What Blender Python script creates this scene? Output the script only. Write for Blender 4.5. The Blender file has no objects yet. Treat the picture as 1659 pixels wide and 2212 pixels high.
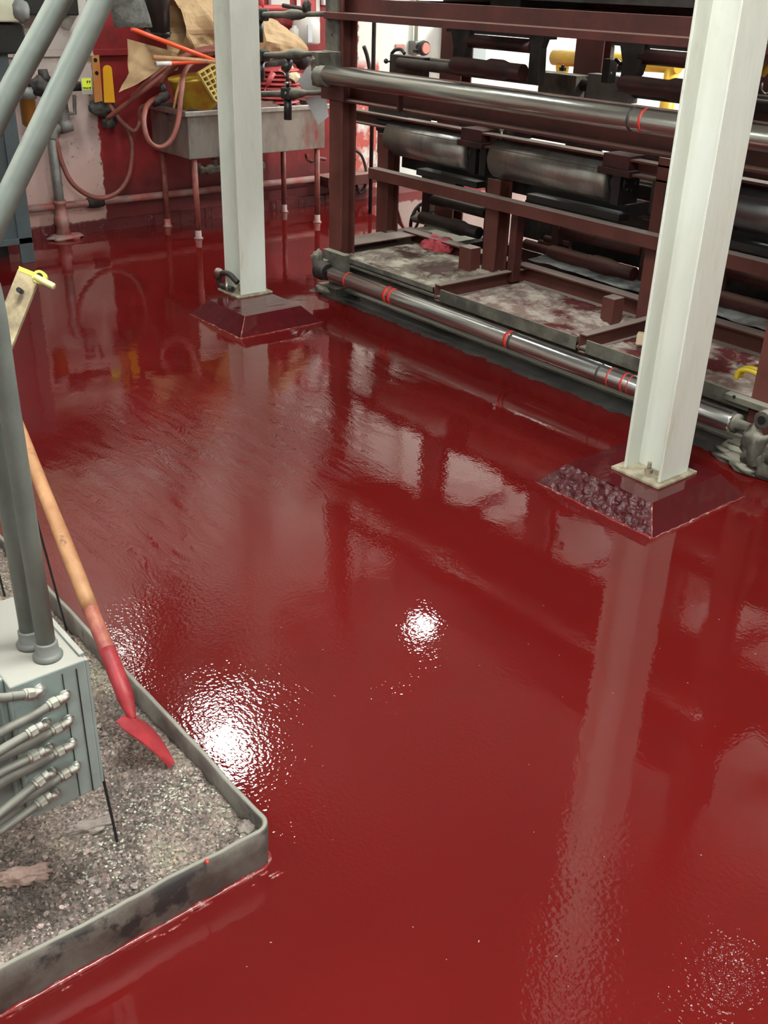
import bpy, bmesh, math, random
from mathutils import Vector, Matrix, noise
random.seed(7)
S = bpy.context.scene
C = S.collection
PI = math.pi
H = 1.7                                    # eye height, metres
# ------------------------------------------------------------------ camera
PITCH, ROLL, YAW, FPX = 0.485843679, 0.0317400175, -0.877763651, 2183.86839
fw = Vector((math.sin(YAW)*math.cos(PITCH), math.cos(YAW)*math.cos(PITCH), -math.sin(PITCH)))
r0 = Vector((math.cos(YAW), -math.sin(YAW), 0)); u0 = r0.cross(fw)
cr = math.cos(ROLL)*r0+math.sin(ROLL)*u0
cu = -math.sin(ROLL)*r0+math.cos(ROLL)*u0
cam = bpy.data.cameras.new('camera'); co = bpy.data.objects.new('camera', cam); C.objects.link(co)
m = Matrix((cr, cu, -fw)).transposed().to_4x4(); m.translation = (0, 0, H)
co.matrix_world = m
cam.sensor_fit = 'HORIZONTAL'; cam.sensor_width = 36; cam.lens = 36*FPX/1659; cam.clip_start = .05
S.camera = co
S.view_settings.view_transform = 'Standard'; S.view_settings.look = 'None'; S.view_settings.gamma = 1; S.view_settings.use_curve_mapping = False
S.view_settings.exposure = .7
def ray(x, y): return cr*((x-829.5)/FPX) - cu*((y-1106)/FPX) + fw
# a measured photograph point lying on a known real plane
def pz(x, y, z=0.): d = ray(x, y); return Vector((0, 0, H))+d*((z-H)/d.z)
def px(x, y, X): d = ray(x, y); return Vector((0, 0, H))+d*(X/d.x)
def py(x, y, Y): d = ray(x, y); return Vector((0, 0, H))+d*(Y/d.y)

# ------------------------------------------------------------------ materials
def mat(name, col, rough=.5, metal=0., col2=None, scale=8., lo=.4, hi=.6, bump=0., bscale=40., dust=None, dustamt=.5, coat=0., spec=.5, detail=6., stretch=None, col3=None, scale3=3., lo3=.5, hi3=.62):
    M = bpy.data.materials.new(name); M.use_nodes = True
    N = M.node_tree.nodes; L = M.node_tree.links; b = N['Principled BSDF']
    b.inputs['Roughness'].default_value = rough; b.inputs['Metallic'].default_value = metal
    b.inputs['Specular IOR Level'].default_value = spec
    b.inputs['Coat Weight'].default_value = coat
    tc = N.new('ShaderNodeTexCoord'); src = tc.outputs['Object']
    if stretch:
        mp = N.new('ShaderNodeMapping'); mp.inputs['Scale'].default_value = stretch; L.new(src, mp.inputs['Vector']); src = mp.outputs['Vector']
    def c4(c): return (c[0], c[1], c[2], 1)
    def nz(sc, det=detail, a=lo, z=hi):
        n = N.new('ShaderNodeTexNoise'); n.inputs['Scale'].default_value = sc; n.inputs['Detail'].default_value = det; n.inputs['Roughness'].default_value = .65
        L.new(src, n.inputs['Vector'])
        r = N.new('ShaderNodeMapRange'); r.inputs['From Min'].default_value = a; r.inputs['From Max'].default_value = z
        L.new(n.outputs['Fac'], r.inputs['Value']); return r.outputs['Result'], n.outputs['Fac']
    def mix(f, a, bb):
        x = N.new('ShaderNodeMix'); x.data_type = 'RGBA'
        L.new(f, x.inputs['Factor'])
        for v, i in ((a, 6), (bb, 7)):
            if isinstance(v, tuple): x.inputs[i].default_value = c4(v)
            else: L.new(v, x.inputs[i])
        return x.outputs[2]
    cur = tuple(col)
    if col2:
        f, _ = nz(scale); cur = mix(f, cur, tuple(col2))
    if col3:
        f, _ = nz(scale3, 8, lo3, hi3); cur = mix(f, cur, tuple(col3))
    if dust:
        g = N.new('ShaderNodeNewGeometry'); s = N.new('ShaderNodeSeparateXYZ'); L.new(g.outputs['Normal'], s.inputs[0])
        r = N.new('ShaderNodeMapRange'); r.inputs['From Min'].default_value = .35; r.inputs['From Max'].default_value = .85; L.new(s.outputs['Z'], r.inputs['Value'])
        f, _ = nz(14., 8, .5-dustamt*.35, .62-dustamt*.3)
        mm = N.new('ShaderNodeMath'); mm.operation = 'MULTIPLY'; L.new(r.outputs['Result'], mm.inputs[0]); L.new(f, mm.inputs[1])
        cur = mix(mm.outputs[0], cur, tuple(dust))
        rr = N.new('ShaderNodeMapRange'); rr.inputs['To Min'].default_value = rough; rr.inputs['To Max'].default_value = .9; L.new(mm.outputs[0], rr.inputs['Value']); L.new(rr.outputs['Result'], b.inputs['Roughness'])
        if metal > 0:
            r2 = N.new('ShaderNodeMapRange'); r2.inputs['To Min'].default_value = metal; r2.inputs['To Max'].default_value = 0; L.new(mm.outputs[0], r2.inputs['Value']); L.new(r2.outputs['Result'], b.inputs['Metallic'])
    if isinstance(cur, tuple): b.inputs['Base Color'].default_value = c4(cur)
    else: L.new(cur, b.inputs['Base Color'])
    if bump:
        n = N.new('ShaderNodeTexNoise'); n.inputs['Scale'].default_value = bscale; n.inputs['Detail'].default_value = 5; L.new(src, n.inputs['Vector'])
        bp = N.new('ShaderNodeBump'); bp.inputs['Strength'].default_value = 1; bp.inputs['Distance'].default_value = bump
        L.new(n.outputs['Fac'], bp.inputs['Height']); L.new(bp.outputs['Normal'], b.inputs['Normal'])
    return M
DUST = (.36, .285, .25)
MT = {}
MT['red_steel'] = mat('red_steel', (.095, .021, .018), .5, 0, (.055, .014, .012), 5, dust=(.30, .17, .14), dustamt=.75, bump=.0006, bscale=60)
MT['rust_steel'] = mat('rust_steel', (.125, .035, .027), .55, 0, (.09, .024, .018), 6, dust=DUST, dustamt=.9, bump=.0006, bscale=60)
MT['dusty_steel'] = mat('dusty_steel', (.14, .125, .10), .75, 0, (.06, .052, .043), 7, dust=(.30, .27, .22), dustamt=.9, bump=.001, bscale=60)
MT['dark_steel'] = mat('dark_steel', (.040, .033, .030), .5, .2, (.016, .012, .012), 9, dust=(.10, .075, .068), dustamt=.5, bump=.0006, bscale=50)
MT['dark_red'] = mat('dark_red', (.075, .017, .018), .5, 0, (.03, .012, .012), 9, dust=(.16, .09, .08), dustamt=.6, bump=.0006, bscale=50)
MT['black'] = mat('black', (.012, .012, .012), .35, 0, (.02, .019, .018), 9)
MT['chrome'] = mat('chrome', (.54, .54, .50), .25, .93, (.34, .32, .29), 3, lo=.35, hi=.7, stretch=(.6, 6, 6), bump=.0002, bscale=40)
MT['chrome_clean'] = mat('chrome_clean', (.66, .67, .66), .22, .95, (.40, .39, .38), 3, lo=.35, hi=.7, stretch=(.8, 6, 6), bump=.0002, bscale=40)
MT['chrome_dark'] = mat('chrome_dark', (.46, .46, .44), .32, .85, (.24, .22, .20), 4, stretch=(2.5, 1, 1), lo=.35, hi=.7)
MT['steel_roll_grey'] = mat('steel_roll_grey', (.24, .25, .26), .28, .85, (.19, .20, .21), 4)
MT['red_mark'] = mat('red_mark', (.62, .04, .03), .4)
MT['black_mark'] = mat('black_mark', (.05, .045, .04), .5)
MT['white_paint'] = mat('white_paint', (.66, .67, .61), .42, 0, (.60, .60, .53), 3, bump=.0012, bscale=25, col3=(.42, .37, .27), scale3=3.4, lo3=.57, hi3=.74, stretch=(1.6, 1.6, .45))
MT['base_plate'] = mat('base_plate', (.42, .36, .26), .6, 0, (.20, .16, .11), 18, bump=.001, bscale=80)
MT['gray_paint'] = mat('gray_paint', (.30, .36, .34), .5, 0, (.25, .30, .285), 9, dust=(.34, .315, .28), dustamt=.95, bump=.0002, bscale=70)
MT['conduit'] = mat('conduit', (.160, .178, .158), .42, 0, (.120, .134, .120), 7, bump=.0005, bscale=45, col3=(.13, .145, .13), scale3=5, lo3=.6, hi3=.72, dust=(.33, .33, .29), dustamt=.3)
MT['zinc'] = mat('zinc', (.62, .62, .58), .30, .9, (.40, .39, .36), 40, dust=(.42, .40, .34), dustamt=.2)
MT['flex'] = mat('flex', (.17, .165, .15), .6, 0, (.13, .125, .115), 20, dust=(.26, .245, .21), dustamt=.5)
MT['rod'] = mat('rod', (.025, .023, .022), .5, .3)
MT['wood'] = mat('wood', (.48, .24, .11), .5, 0, (.33, .14, .06), 10, stretch=(1, 1, 1), bump=.0006, bscale=60, col3=(.13, .06, .035), scale3=26, lo3=.62, hi3=.72)
MT['wood_red'] = mat('wood_red', (.42, .15, .09), .5, 0, (.30, .05, .05), 16, bump=.0006, bscale=60)
MT['shovel_red'] = mat('shovel_red', (.40, .032, .040), .5, 0, (.27, .02, .028), 18, bump=.0006, bscale=90)
MT['curb'] = mat('curb', (.17, .15, .13), .6, 0, (.085, .062, .055), 9, lo=.38, hi=.62, bump=.002, bscale=35, dust=(.27, .25, .21), dustamt=.95, col3=(.035, .030, .030), scale3=6, lo3=.55, hi3=.60)
MT['kraft'] = mat('kraft', (.50, .33, .18), .75, 0, (.42, .27, .14), 6, bump=.002, bscale=18)
MT['hose_red'] = mat('hose_red', (.25, .065, .048), .5, 0, (.17, .05, .04), 12)
MT['orange'] = mat('orange', (.85, .09, .03), .35)
MT['yellow'] = mat('yellow', (.75, .46, .03), .4, 0, (.62, .36, .03), 10)
MT['yellow_pale'] = mat('yellow_pale', (.66, .50, .16), .5)
MT['yellow_lever'] = mat('yellow_lever', (.85, .42, .02), .4)
MT['orange_strap'] = mat('orange_strap', (.60, .20, .045), .5, 0, (.50, .28, .10), 12)
MT['tag'] = mat('tag', (.68, .80, .05), .45)
MT['tag_back'] = mat('tag_back', (.40, .38, .34), .5)
MT['stainless'] = mat('stainless', (.36, .345, .31), .38, .75, (.24, .21, .19), 6, stretch=(1, 1, .4), col3=(.34, .05, .04), scale3=3.2, lo3=.60, hi3=.72)
MT['stainless_rim'] = mat('stainless_rim', (.50, .48, .44), .4, .8, (.36, .33, .30), 10)
MT['leg_red'] = mat('leg_red', (.25, .055, .04), .55, 0, (.14, .035, .03), 16, bump=.0006, bscale=60)
MT['pipe_wall'] = mat('pipe_wall', (.22, .215, .20), .5, .2, (.15, .13, .12), 9)
MT['pipe_redwall'] = mat('pipe_redwall', (.30, .07, .06), .5, 0, (.30, .19, .17), 5)
MT['blue_cab'] = mat('blue_cab', (.07, .09, .10), .5, 0, (.055, .068, .072), 5, bump=.0003, bscale=30)
MT['cream'] = mat('cream', (.60, .58, .44), .5)
MT['paper'] = mat('paper', (.60, .60, .62), .8, 0, (.52, .52, .54), 4)
MT['pink'] = mat('pink', (.62, .10, .13), .8, 0, (.48, .06, .08), 12, bump=.002, bscale=60)
MT['fuzz'] = mat('fuzz', (.17, .165, .15), .95, 0, (.09, .088, .08), 20, bump=.006, bscale=60)
MT['plate_red'] = mat('plate_red', (.48, .07, .075), .45)
MT['cream_rag'] = mat('cream_rag', (.62, .50, .34), .85)
MT['white_plastic'] = mat('white_plastic', (.62, .58, .55), .4)
MT['steel_grey'] = mat('steel_grey', (.22, .225, .215), .5, .3, (.17, .17, .16), 9)
MT['beige'] = mat('beige', (.40, .31, .18), .6, 0, (.20, .15, .095), 22, lo=.4, hi=.62, bump=.0008, bscale=70, col3=(.50, .46, .36), scale3=12, lo3=.56, hi3=.66)
MT['yellow_edge'] = mat('yellow_edge', (.75, .66, .08), .45)
MT['olive'] = mat('olive', (.52, .47, .24), .5)
MT['tape'] = mat('tape', (.70, .50, .03), .3)
MT['paint_smear'] = mat('paint_smear', (.22, .02, .02), .12, 0, (.40, .26, .25), 40, lo=.55, hi=.66, bump=.003, bscale=70, coat=.4)
MT['handle_dark'] = mat('handle_dark', (.05, .045, .04), .5)
MT['panel_grey'] = mat('panel_grey', (.33, .36, .36), .5)
MT['bulb'] = mat('bulb', (.55, .22, .18), .4)

# dirt lying in the machine pans
def dirt(name, a, b_, c_, sc=9.):
    M = mat(name, a, .9, 0, b_, sc, lo=.42, hi=.56, bump=.006, bscale=60, col3=c_, scale3=3.2, lo3=.49, hi3=.58)
    return M
MT['pan_dirt'] = dirt('pan_dirt', (.62, .52, .45), (.32, .21, .18), (.14, .020, .019))
MT['pan_dirt_pale'] = dirt('pan_dirt_pale', (.56, .50, .40), (.27, .21, .17), (.10, .05, .042))
MT['cloth_grey'] = mat('cloth_grey', (.62, .63, .62), .8, 0, (.14, .14, .14), 5, lo=.42, hi=.62, bump=.002, bscale=30)

# fibre debris in the curb tray
M = bpy.data.materials.new('debris'); M.use_nodes = True; MT['debris'] = M
N = M.node_tree.nodes; L = M.node_tree.links; b = N['Principled BSDF']; b.inputs['Roughness'].default_value = .95
tc = N.new('ShaderNodeTexCoord')
v = N.new('ShaderNodeTexVoronoi'); v.inputs['Scale'].default_value = 190; L.new(tc.outputs['Object'], v.inputs['Vector'])
sp = N.new('ShaderNodeSeparateColor'); L.new(v.outputs['Color'], sp.inputs[0])
rp = N.new('ShaderNodeValToRGB'); L.new(sp.outputs[0], rp.inputs[0])
e = rp.color_ramp.elements
e[0].position = 0; e[0].color = (.15, .12, .105, 1); e[1].position = 1; e[1].color = (.80, .75, .64, 1)
for p_, c_ in ((.3, (.27, .225, .20, 1)), (.6, (.38, .33, .29, 1)), (.82, (.48, .40, .36, 1)), (.9, (.60, .38, .35, 1))):
    k = e.new(p_); k.color = c_
n2 = N.new('ShaderNodeTexNoise'); n2.inputs['Scale'].default_value = 5; n2.inputs['Detail'].default_value = 7; L.new(tc.outputs['Object'], n2.inputs['Vector'])
r2 = N.new('ShaderNodeValToRGB'); L.new(n2.outputs['Fac'], r2.inputs[0]); e = r2.color_ramp.elements
e[0].position = .36; e[0].color = (.50, .46, .45, 1); e[1].position = .66; e[1].color = (1.15, 1.2, 1.0, 1); k = e.new(.5); k.color = (.92, .85, .82, 1)
mx = N.new('ShaderNodeMix'); mx.data_type = 'RGBA'; mx.blend_type = 'MULTIPLY'; mx.inputs['Factor'].default_value = 1
L.new(rp.outputs[0], mx.inputs[6]); L.new(r2.outputs[0], mx.inputs[7]); L.new(mx.outputs[2], b.inputs['Base Color'])
n3 = N.new('ShaderNodeTexNoise'); n3.inputs['Scale'].default_value = 90; n3.inputs['Detail'].default_value = 8; n3.inputs['Roughness'].default_value = .7; L.new(tc.outputs['Object'], n3.inputs['Vector'])
bp = N.new('ShaderNodeBump'); bp.inputs['Distance'].default_value = .012; L.new(n3.outputs['Fac'], bp.inputs['Height']); L.new(bp.outputs['Normal'], b.inputs['Normal'])
MT['chip'] = mat('chip', (.58, .52, .44), .8, 0, (.24, .17, .15), 30, col3=(.50, .29, .25), scale3=16, lo3=.55, hi3=.6)

# glossy red epoxy floor, bare concrete under the machine
def floor_mat():
    M = bpy.data.materials.new('red_epoxy'); M.use_nodes = True
    N = M.node_tree.nodes; L = M.node_tree.links; b = N['Principled BSDF']
    tc = N.new('ShaderNodeTexCoord')
    def noise_(sc, det, rough=.5, dist=0., stretch=None):
        n = N.new('ShaderNodeTexNoise'); n.inputs['Scale'].default_value = sc; n.inputs['Detail'].default_value = det; n.inputs['Roughness'].default_value = rough; n.inputs['Distortion'].default_value = dist
        s = tc.outputs['Object']
        if stretch:
            mp = N.new('ShaderNodeMapping'); mp.inputs['Scale'].default_value = stretch; mp.inputs['Rotation'].default_value = (0, 0, .5); L.new(s, mp.inputs['Vector']); s = mp.outputs['Vector']
        L.new(s, n.inputs['Vector']); return n.outputs['Fac']
    def math_(op, a, c=None, clamp=False):
        q = N.new('ShaderNodeMath'); q.operation = op; q.use_clamp = clamp
        for i, v in enumerate((a, c)):
            if v is None: continue
            if isinstance(v, (int, float)): q.inputs[i].default_value = v
            else: L.new(v, q.inputs[i])
        return q.outputs[0]
    def rng(v, a, z, c=0., d=1.):
        r = N.new('ShaderNodeMapRange'); r.inputs['From Min'].default_value = a; r.inputs['From Max'].default_value = z; r.inputs['To Min'].default_value = c; r.inputs['To Max'].default_value = d
        L.new(v, r.inputs['Value']); return r.outputs['Result']
    xyz = N.new('ShaderNodeSeparateXYZ'); L.new(tc.outputs['Object'], xyz.inputs[0])
    edge = noise_(9, 6, .6)
    yy = math_('ADD', xyz.outputs['Y'], math_('MULTIPLY', math_('SUBTRACT', edge, .5), .16))
    xx = math_('ADD', xyz.outputs['X'], math_('MULTIPLY', math_('SUBTRACT', edge, .5), .12))
    under = math_('MULTIPLY', rng(yy, 3.505, 3.52), rng(xx, -5.03, -5.0))
    under = math_('MULTIPLY', under, rng(xx, -1.75, -1.73, 1, 0))
    # epoxy colour: slow mottling only
    mot = noise_(1.1, 3)
    c1 = N.new('ShaderNodeMix'); c1.data_type = 'RGBA'; L.new(rng(mot, .3, .7), c1.inputs['Factor'])
    c1.inputs[6].default_value = (.108, .0062, .0058, 1); c1.inputs[7].default_value = (.126, .0072, .0066, 1)
    c2 = N.new('ShaderNodeMix'); c2.data_type = 'RGBA'; L.new(under, c2.inputs['Factor']); L.new(c1.outputs[2], c2.inputs[6])
    g = N.new('ShaderNodeMix'); g.data_type = 'RGBA'; L.new(rng(noise_(7, 8, .7), .4, .6), g.inputs['Factor']); g.inputs[6].default_value = (.035, .032, .030, 1); g.inputs[7].default_value = (.085, .075, .068, 1)
    back = rng(xyz.outputs['Y'], 4.9, 5.1)
    g2 = N.new('ShaderNodeMix'); g2.data_type = 'RGBA'; L.new(back, g2.inputs['Factor']); L.new(g.outputs[2], g2.inputs[6]); g2.inputs[7].default_value = (.40, .24, .21, 1)
    L.new(g2.outputs[2], c2.inputs[7])
    L.new(c2.outputs[2], b.inputs['Base Color'])
    L.new(rng(under, 0, 1, .02, .5), b.inputs['Roughness'])
    b.inputs['IOR'].default_value = 1.5
    # how the coat was worked: smooth almost everywhere, orange peel and trowel ripples in a few places
    def spot(cx_, cy_, r):
        v = N.new('ShaderNodeVectorMath'); v.operation = 'DISTANCE'; L.new(tc.outputs['Object'], v.inputs[0]); v.inputs[1].default_value = (cx_, cy_, 0)
        return rng(v.outputs['Value'], r*.35, r, 1, 0)
    g1 = math_('MAXIMUM', spot(-1.62, 1.12, .75), spot(-.55, 1.25, .55))
    g1 = math_('MAXIMUM', g1, math_('MULTIPLY', spot(-2.2, 1.1, .6), .8))
    peel_amt = math_('ADD', math_('MULTIPLY', math_('MULTIPLY', g1, rng(noise_(3.5, 3), .35, .65, .35, 2.0)), .00046), math_('ADD', math_('MULTIPLY', rng(noise_(.9, 3), .35, .65), .00010), .00009))
    peel = math_('MULTIPLY', noise_(85, 1, .5), peel_amt)
    rp_ = pz(470, 955); rs = math_('MAXIMUM', math_('MULTIPLY', spot(rp_.x, rp_.y, .8), .8), math_('MULTIPLY', spot(-2.9, 1.25, .5), 1.2))
    rs = math_('MAXIMUM', rs, math_('MULTIPLY', spot(-3.6, 3.0, .45), .35))
    wv_ = noise_(7, 5, .62, 1.2, (.6, 2.2, 1))
    rip = math_('MULTIPLY', math_('ABSOLUTE', math_('SUBTRACT', wv_, .5)), math_('MULTIPLY', rs, .0042))
    slow = math_('MULTIPLY', noise_(5, 2), .0012)
    h = math_('ADD', math_('ADD', rip, peel), slow)
    bp = N.new('ShaderNodeBump'); bp.inputs['Strength'].default_value = 1; bp.inputs['Distance'].default_value = 1
    L.new(h, bp.inputs['Height']); L.new(bp.outputs['Normal'], b.inputs['Normal'])
    return M
MT['floor'] = floor_mat()
MT['ped'] = mat('ped', (.085, .008, .010), .10, 0, (.07, .007, .009), 8, bump=.0004, bscale=40)
MT['ped_rough'] = mat('ped_rough', (.075, .008, .012), .14, 0, (.055, .007, .010), 30, bump=.006, bscale=90)

def wall_mat(name, red=True):
    M = bpy.data.materials.new(name); M.use_nodes = True
    N = M.node_tree.nodes; L = M.node_tree.links; b = N['Principled BSDF']; b.inputs['Roughness'].default_value = .5
    tc = N.new('ShaderNodeTexCoord'); xyz = N.new('ShaderNodeSeparateXYZ'); L.new(tc.outputs['Object'], xyz.inputs[0])
    def nz(s, d, r=.6):
        n = N.new('ShaderNodeTexNoise'); n.inputs['Scale'].default_value = s; n.inputs['Detail'].default_value = d; n.inputs['Roughness'].default_value = r; L.new(tc.outputs['Object'], n.inputs['Vector']); return n.outputs['Fac']
    def ma(op, a, c):
        q = N.new('ShaderNodeMath'); q.operation = op
        for i, v in enumerate((a, c)):
            if isinstance(v, (int, float)): q.inputs[i].default_value = v
            else: L.new(v, q.inputs[i])
        return q.outputs[0]
    def rng(v, a, z, c=0., d=1.):
        r = N.new('ShaderNodeMapRange'); r.inputs['From Min'].default_value = a; r.inputs['From Max'].default_value = z; r.inputs['To Min'].default_value = c; r.inputs['To Max'].default_value = d
        L.new(v, r.inputs['Value']); return r.outputs['Result']
    def mix(f, a, c):
        x = N.new('ShaderNodeMix'); x.data_type = 'RGBA'; L.new(f, x.inputs['Factor'])
        for v, i in ((a, 6), (c, 7)):
            if isinstance(v, tuple): x.inputs[i].default_value = v+(1,)
            else: L.new(v, x.inputs[i])
        return x.outputs[2]
    col = mix(rng(nz(3, 6), .4, .7), (.72, .71, .66), (.62, .60, .55))
    if red:
        wob = ma('MULTIPLY', ma('SUBTRACT', nz(14, 5), .5), .07)
        y = ma('ADD', xyz.outputs['Y'], wob); z = ma('ADD', xyz.outputs['Z'], wob)
        # pinkish splash-stained lower wall of the white part, left end
        stain = ma('MULTIPLY', rng(y, 3.3, 3.35, 1, 0), rng(ma('ADD', z, ma('MULTIPLY', nz(6, 6), .5)), .4, 1.7, 1, .25))
        col = mix(stain, col, (.50, .30, .27))
        specks = ma('MULTIPLY', rng(nz(22, 8, .7), .60, .68), rng(y, 3.3, 3.35, 1, 0))
        col = mix(specks, col, (.16, .07, .06))
        redm = ma('MULTIPLY', ma('MULTIPLY', rng(y, 3.2, 3.21), rng(y, 5.50, 5.515, 1, 0)), rng(z, 1.78, 1.79, 1, 0))
        rc = mix(rng(nz(5, 7), .35, .7), (.30, .018, .022), (.17, .012, .013))
        rc = mix(rng(ma('ADD', z, ma('MULTIPLY', nz(8, 6), .3)), .42, .62, 1, 0), rc, (.13, .016, .017))
        col = mix(redm, col, rc)
        # faded red streaks past the sink and a red skirting stripe
        st = ma('MULTIPLY', ma('MULTIPLY', rng(y, 5.5, 5.51), rng(y, 5.72, 5.74, 1, 0)), rng(z, 1.05, 1.1, 1, 0))
        st = ma('MULTIPLY', st, rng(nz(9, 6), .38, .52))
        col = mix(st, col, (.50, .10, .08))
        sk = ma('MULTIPLY', rng(z, .075, .085, 1, 0), .9)
        col = mix(sk, col, (.16, .022, .022))
    L.new(col, b.inputs['Base Color'])
    bp = N.new('ShaderNodeBump'); bp.inputs['Distance'].default_value = .006; L.new(nz(12, 6), bp.inputs['Height']); L.new(bp.outputs['Normal'], b.inputs['Normal'])
    return M
MT['wall_left'] = wall_mat('wall_left')
MT['wall'] = wall_mat('wall_plain', False)
MT['ceiling'] = mat('ceiling', (.34, .34, .32), .8, 0, (.28, .28, .26), 2)
def emis(name, col, s):
    M = bpy.data.materials.new(name); M.use_nodes = True; b = M.node_tree.nodes['Principled BSDF']
    b.inputs['Base Color'].default_value = (.8, .8, .8, 1); b.inputs['Emission Color'].default_value = col+(1,); b.inputs['Emission Strength'].default_value = s
    return M
LIGHTCOL = (.93, 1., .955)

# ------------------------------------------------------------------ mesh helpers (all in world coordinates)
def NB(): return bmesh.new()
def box(bm, x0, x1, y0, y1, z0, z1, rot=None, piv=None):
    vs = [bm.verts.new((x, y, z)) for z in (z0, z1) for y in (y0, y1) for x in (x0, x1)]
    for f in ((0, 2, 3, 1), (4, 5, 7, 6), (0, 1, 5, 4), (2, 6, 7, 3), (0, 4, 6, 2), (1, 3, 7, 5)): bm.faces.new([vs[i] for i in f])
    if rot is not None:
        p = Vector(piv) if piv is not None else Vector(((x0+x1)/2, (y0+y1)/2, (z0+z1)/2))
        for v in vs: v.co = p+rot @ (v.co-p)
    return bm
def frame(d):
    d = d.normalized(); a = Vector((0, 0, 1)) if abs(d.z) < .9 else Vector((1, 0, 0))
    u = d.cross(a).normalized(); return u, d.cross(u).normalized()
def rings(bm, cs, rs, us, seg=16, caps=True, smooth=True, rot=0.):
    R = []
    for c, r, (u, w) in zip(cs, rs, us):
        R.append([bm.verts.new(c+(u*math.cos(2*PI*k/seg+rot)+w*math.sin(2*PI*k/seg+rot))*r) for k in range(seg)])
    for a, b_ in zip(R, R[1:]):
        for k in range(seg):
            f = bm.faces.new((a[k], a[(k+1) % seg], b_[(k+1) % seg], b_[k])); f.smooth = smooth
    if caps:
        for q in (R[0], R[-1]):
            try: bm.faces.new(q)
            except ValueError: pass
    return bm
def lathe(bm, p0, p1, prof, seg=24, smooth=True, rot=0.):
    p0 = Vector(p0); p1 = Vector(p1); d = p1-p0; u = frame(d)
    return rings(bm, [p0+d*t for t, r in prof], [r for t, r in prof], [u]*len(prof), seg, True, smooth, rot)
def cyl(bm, p0, p1, r, seg=20, r2=None, smooth=True): return lathe(bm, p0, p1, [(0, r), (1, r if r2 is None else r2)], seg, smooth)
def spl(pts, n=6):
    pts = [Vector(p) for p in pts]
    if len(pts) < 3: return pts
    P = [pts[0]*2-pts[1]]+pts+[pts[-1]*2-pts[-2]]; out = []
    for i in range(1, len(P)-2):
        for k in range(n):
            t = k/n; a, b_, c, d = P[i-1], P[i], P[i+1], P[i+2]
            out.append(.5*((2*b_)+(-a+c)*t+(2*a-5*b_+4*c-d)*t*t+(-a+3*b_-3*c+d)*t**3))
    out.append(pts[-1]); return out
def tube(bm, pts, r, seg=12, smooth_path=True, n=6, taper=None):
    P = spl(pts, n) if smooth_path else [Vector(p) for p in pts]
    us = []; prev = None
    for i, p in enumerate(P):
        d = (P[min(i+1, len(P)-1)]-P[max(i-1, 0)]).normalized()
        if prev is None: u, w = frame(d)
        else:
            u = (prev-d*prev.dot(d)).normalized(); w = d.cross(u)
        prev = u; us.append((u, w))
    rs = [r]*len(P) if taper is None else [taper(i/(len(P)-1)) for i in range(len(P))]
    return rings(bm, P, rs, us, seg)
def prism(bm, pts, off):
    """closed outline (world points) pushed along off"""
    a = [bm.verts.new(Vector(p)) for p in pts]; o = Vector(off); c = [bm.verts.new(Vector(p)+o) for p in pts]
    bm.faces.new(a); bm.faces.new(c[::-1]); n = len(a)
    for k in range(n): bm.faces.new((a[k], c[k], c[(k+1) % n], a[(k+1) % n]))
    return bm
def ibeam_z(bm, x0, x1, y0, y1, z0, z1, t=.012, flange='x'):
    """upright I section; flanges in planes of constant x or y"""
    if flange == 'x':
        pts = [(x0, y0), (x0+t, y0), (x0+t, (y0+y1)/2-t/2), (x1-t, (y0+y1)/2-t/2), (x1-t, y0), (x1, y0), (x1, y1), (x1-t, y1), (x1-t, (y0+y1)/2+t/2), (x0+t, (y0+y1)/2+t/2), (x0+t, y1), (x0, y1)]
    else:
        m_ = (x0+x1)/2
        pts = [(x0, y0), (x1, y0), (x1, y0+t), (m_+t/2, y0+t), (m_+t/2, y1-t), (x1, y1-t), (x1, y1), (x0, y1), (x0, y1-t), (m_-t/2, y1-t), (m_-t/2, y0+t), (x0, y0+t)]
    return prism(bm, [(x, y, z0) for x, y in pts], (0, 0, z1-z0))
def chan_x(bm, x0, x1, y0, y1, z0, z1, t=.01):
    """channel along x, open towards -y"""
    pts = [(y0, z0), (y1, z0), (y1, z1), (y0, z1), (y0, z1-t), (y1-t, z1-t), (y1-t, z0+t), (y0, z0+t)]
    return prism(bm, [(x0, y, z) for y, z in pts], (x1-x0, 0, 0))
def chan_y(bm, x0, x1, y0, y1, z0, z1, t=.008):
    """channel along y, open towards +x"""
    pts = [(x0, z0), (x1, z0), (x1, z0+t), (x0+t, z0+t), (x0+t, z1-t), (x1, z1-t), (x1, z1), (x0, z1)]
    return prism(bm, [(x, y0, z) for x, z in pts], (0, y1-y0, 0))
def blob(bm, c, s, seed=0, amp=.25, f=2., sub=3, smooth=True, rot=None):
    g = bmesh.ops.create_icosphere(bm, subdivisions=sub, radius=1)
    c = Vector(c); o = Vector((seed*3.1, seed*1.7, seed*.9))
    for v in g['verts']:
        n = v.co.copy(); k = 1+amp*noise.fractal(n*f+o, .9, 2., 4)
        q = Vector((n.x*s[0], n.y*s[1], n.z*s[2]))*k
        if rot is not None: q = rot @ q
        v.co = c+q
    fs = {f_ for v in g['verts'] for f_ in v.link_faces}
    for f_ in fs: f_.smooth = smooth
    return bm
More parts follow.
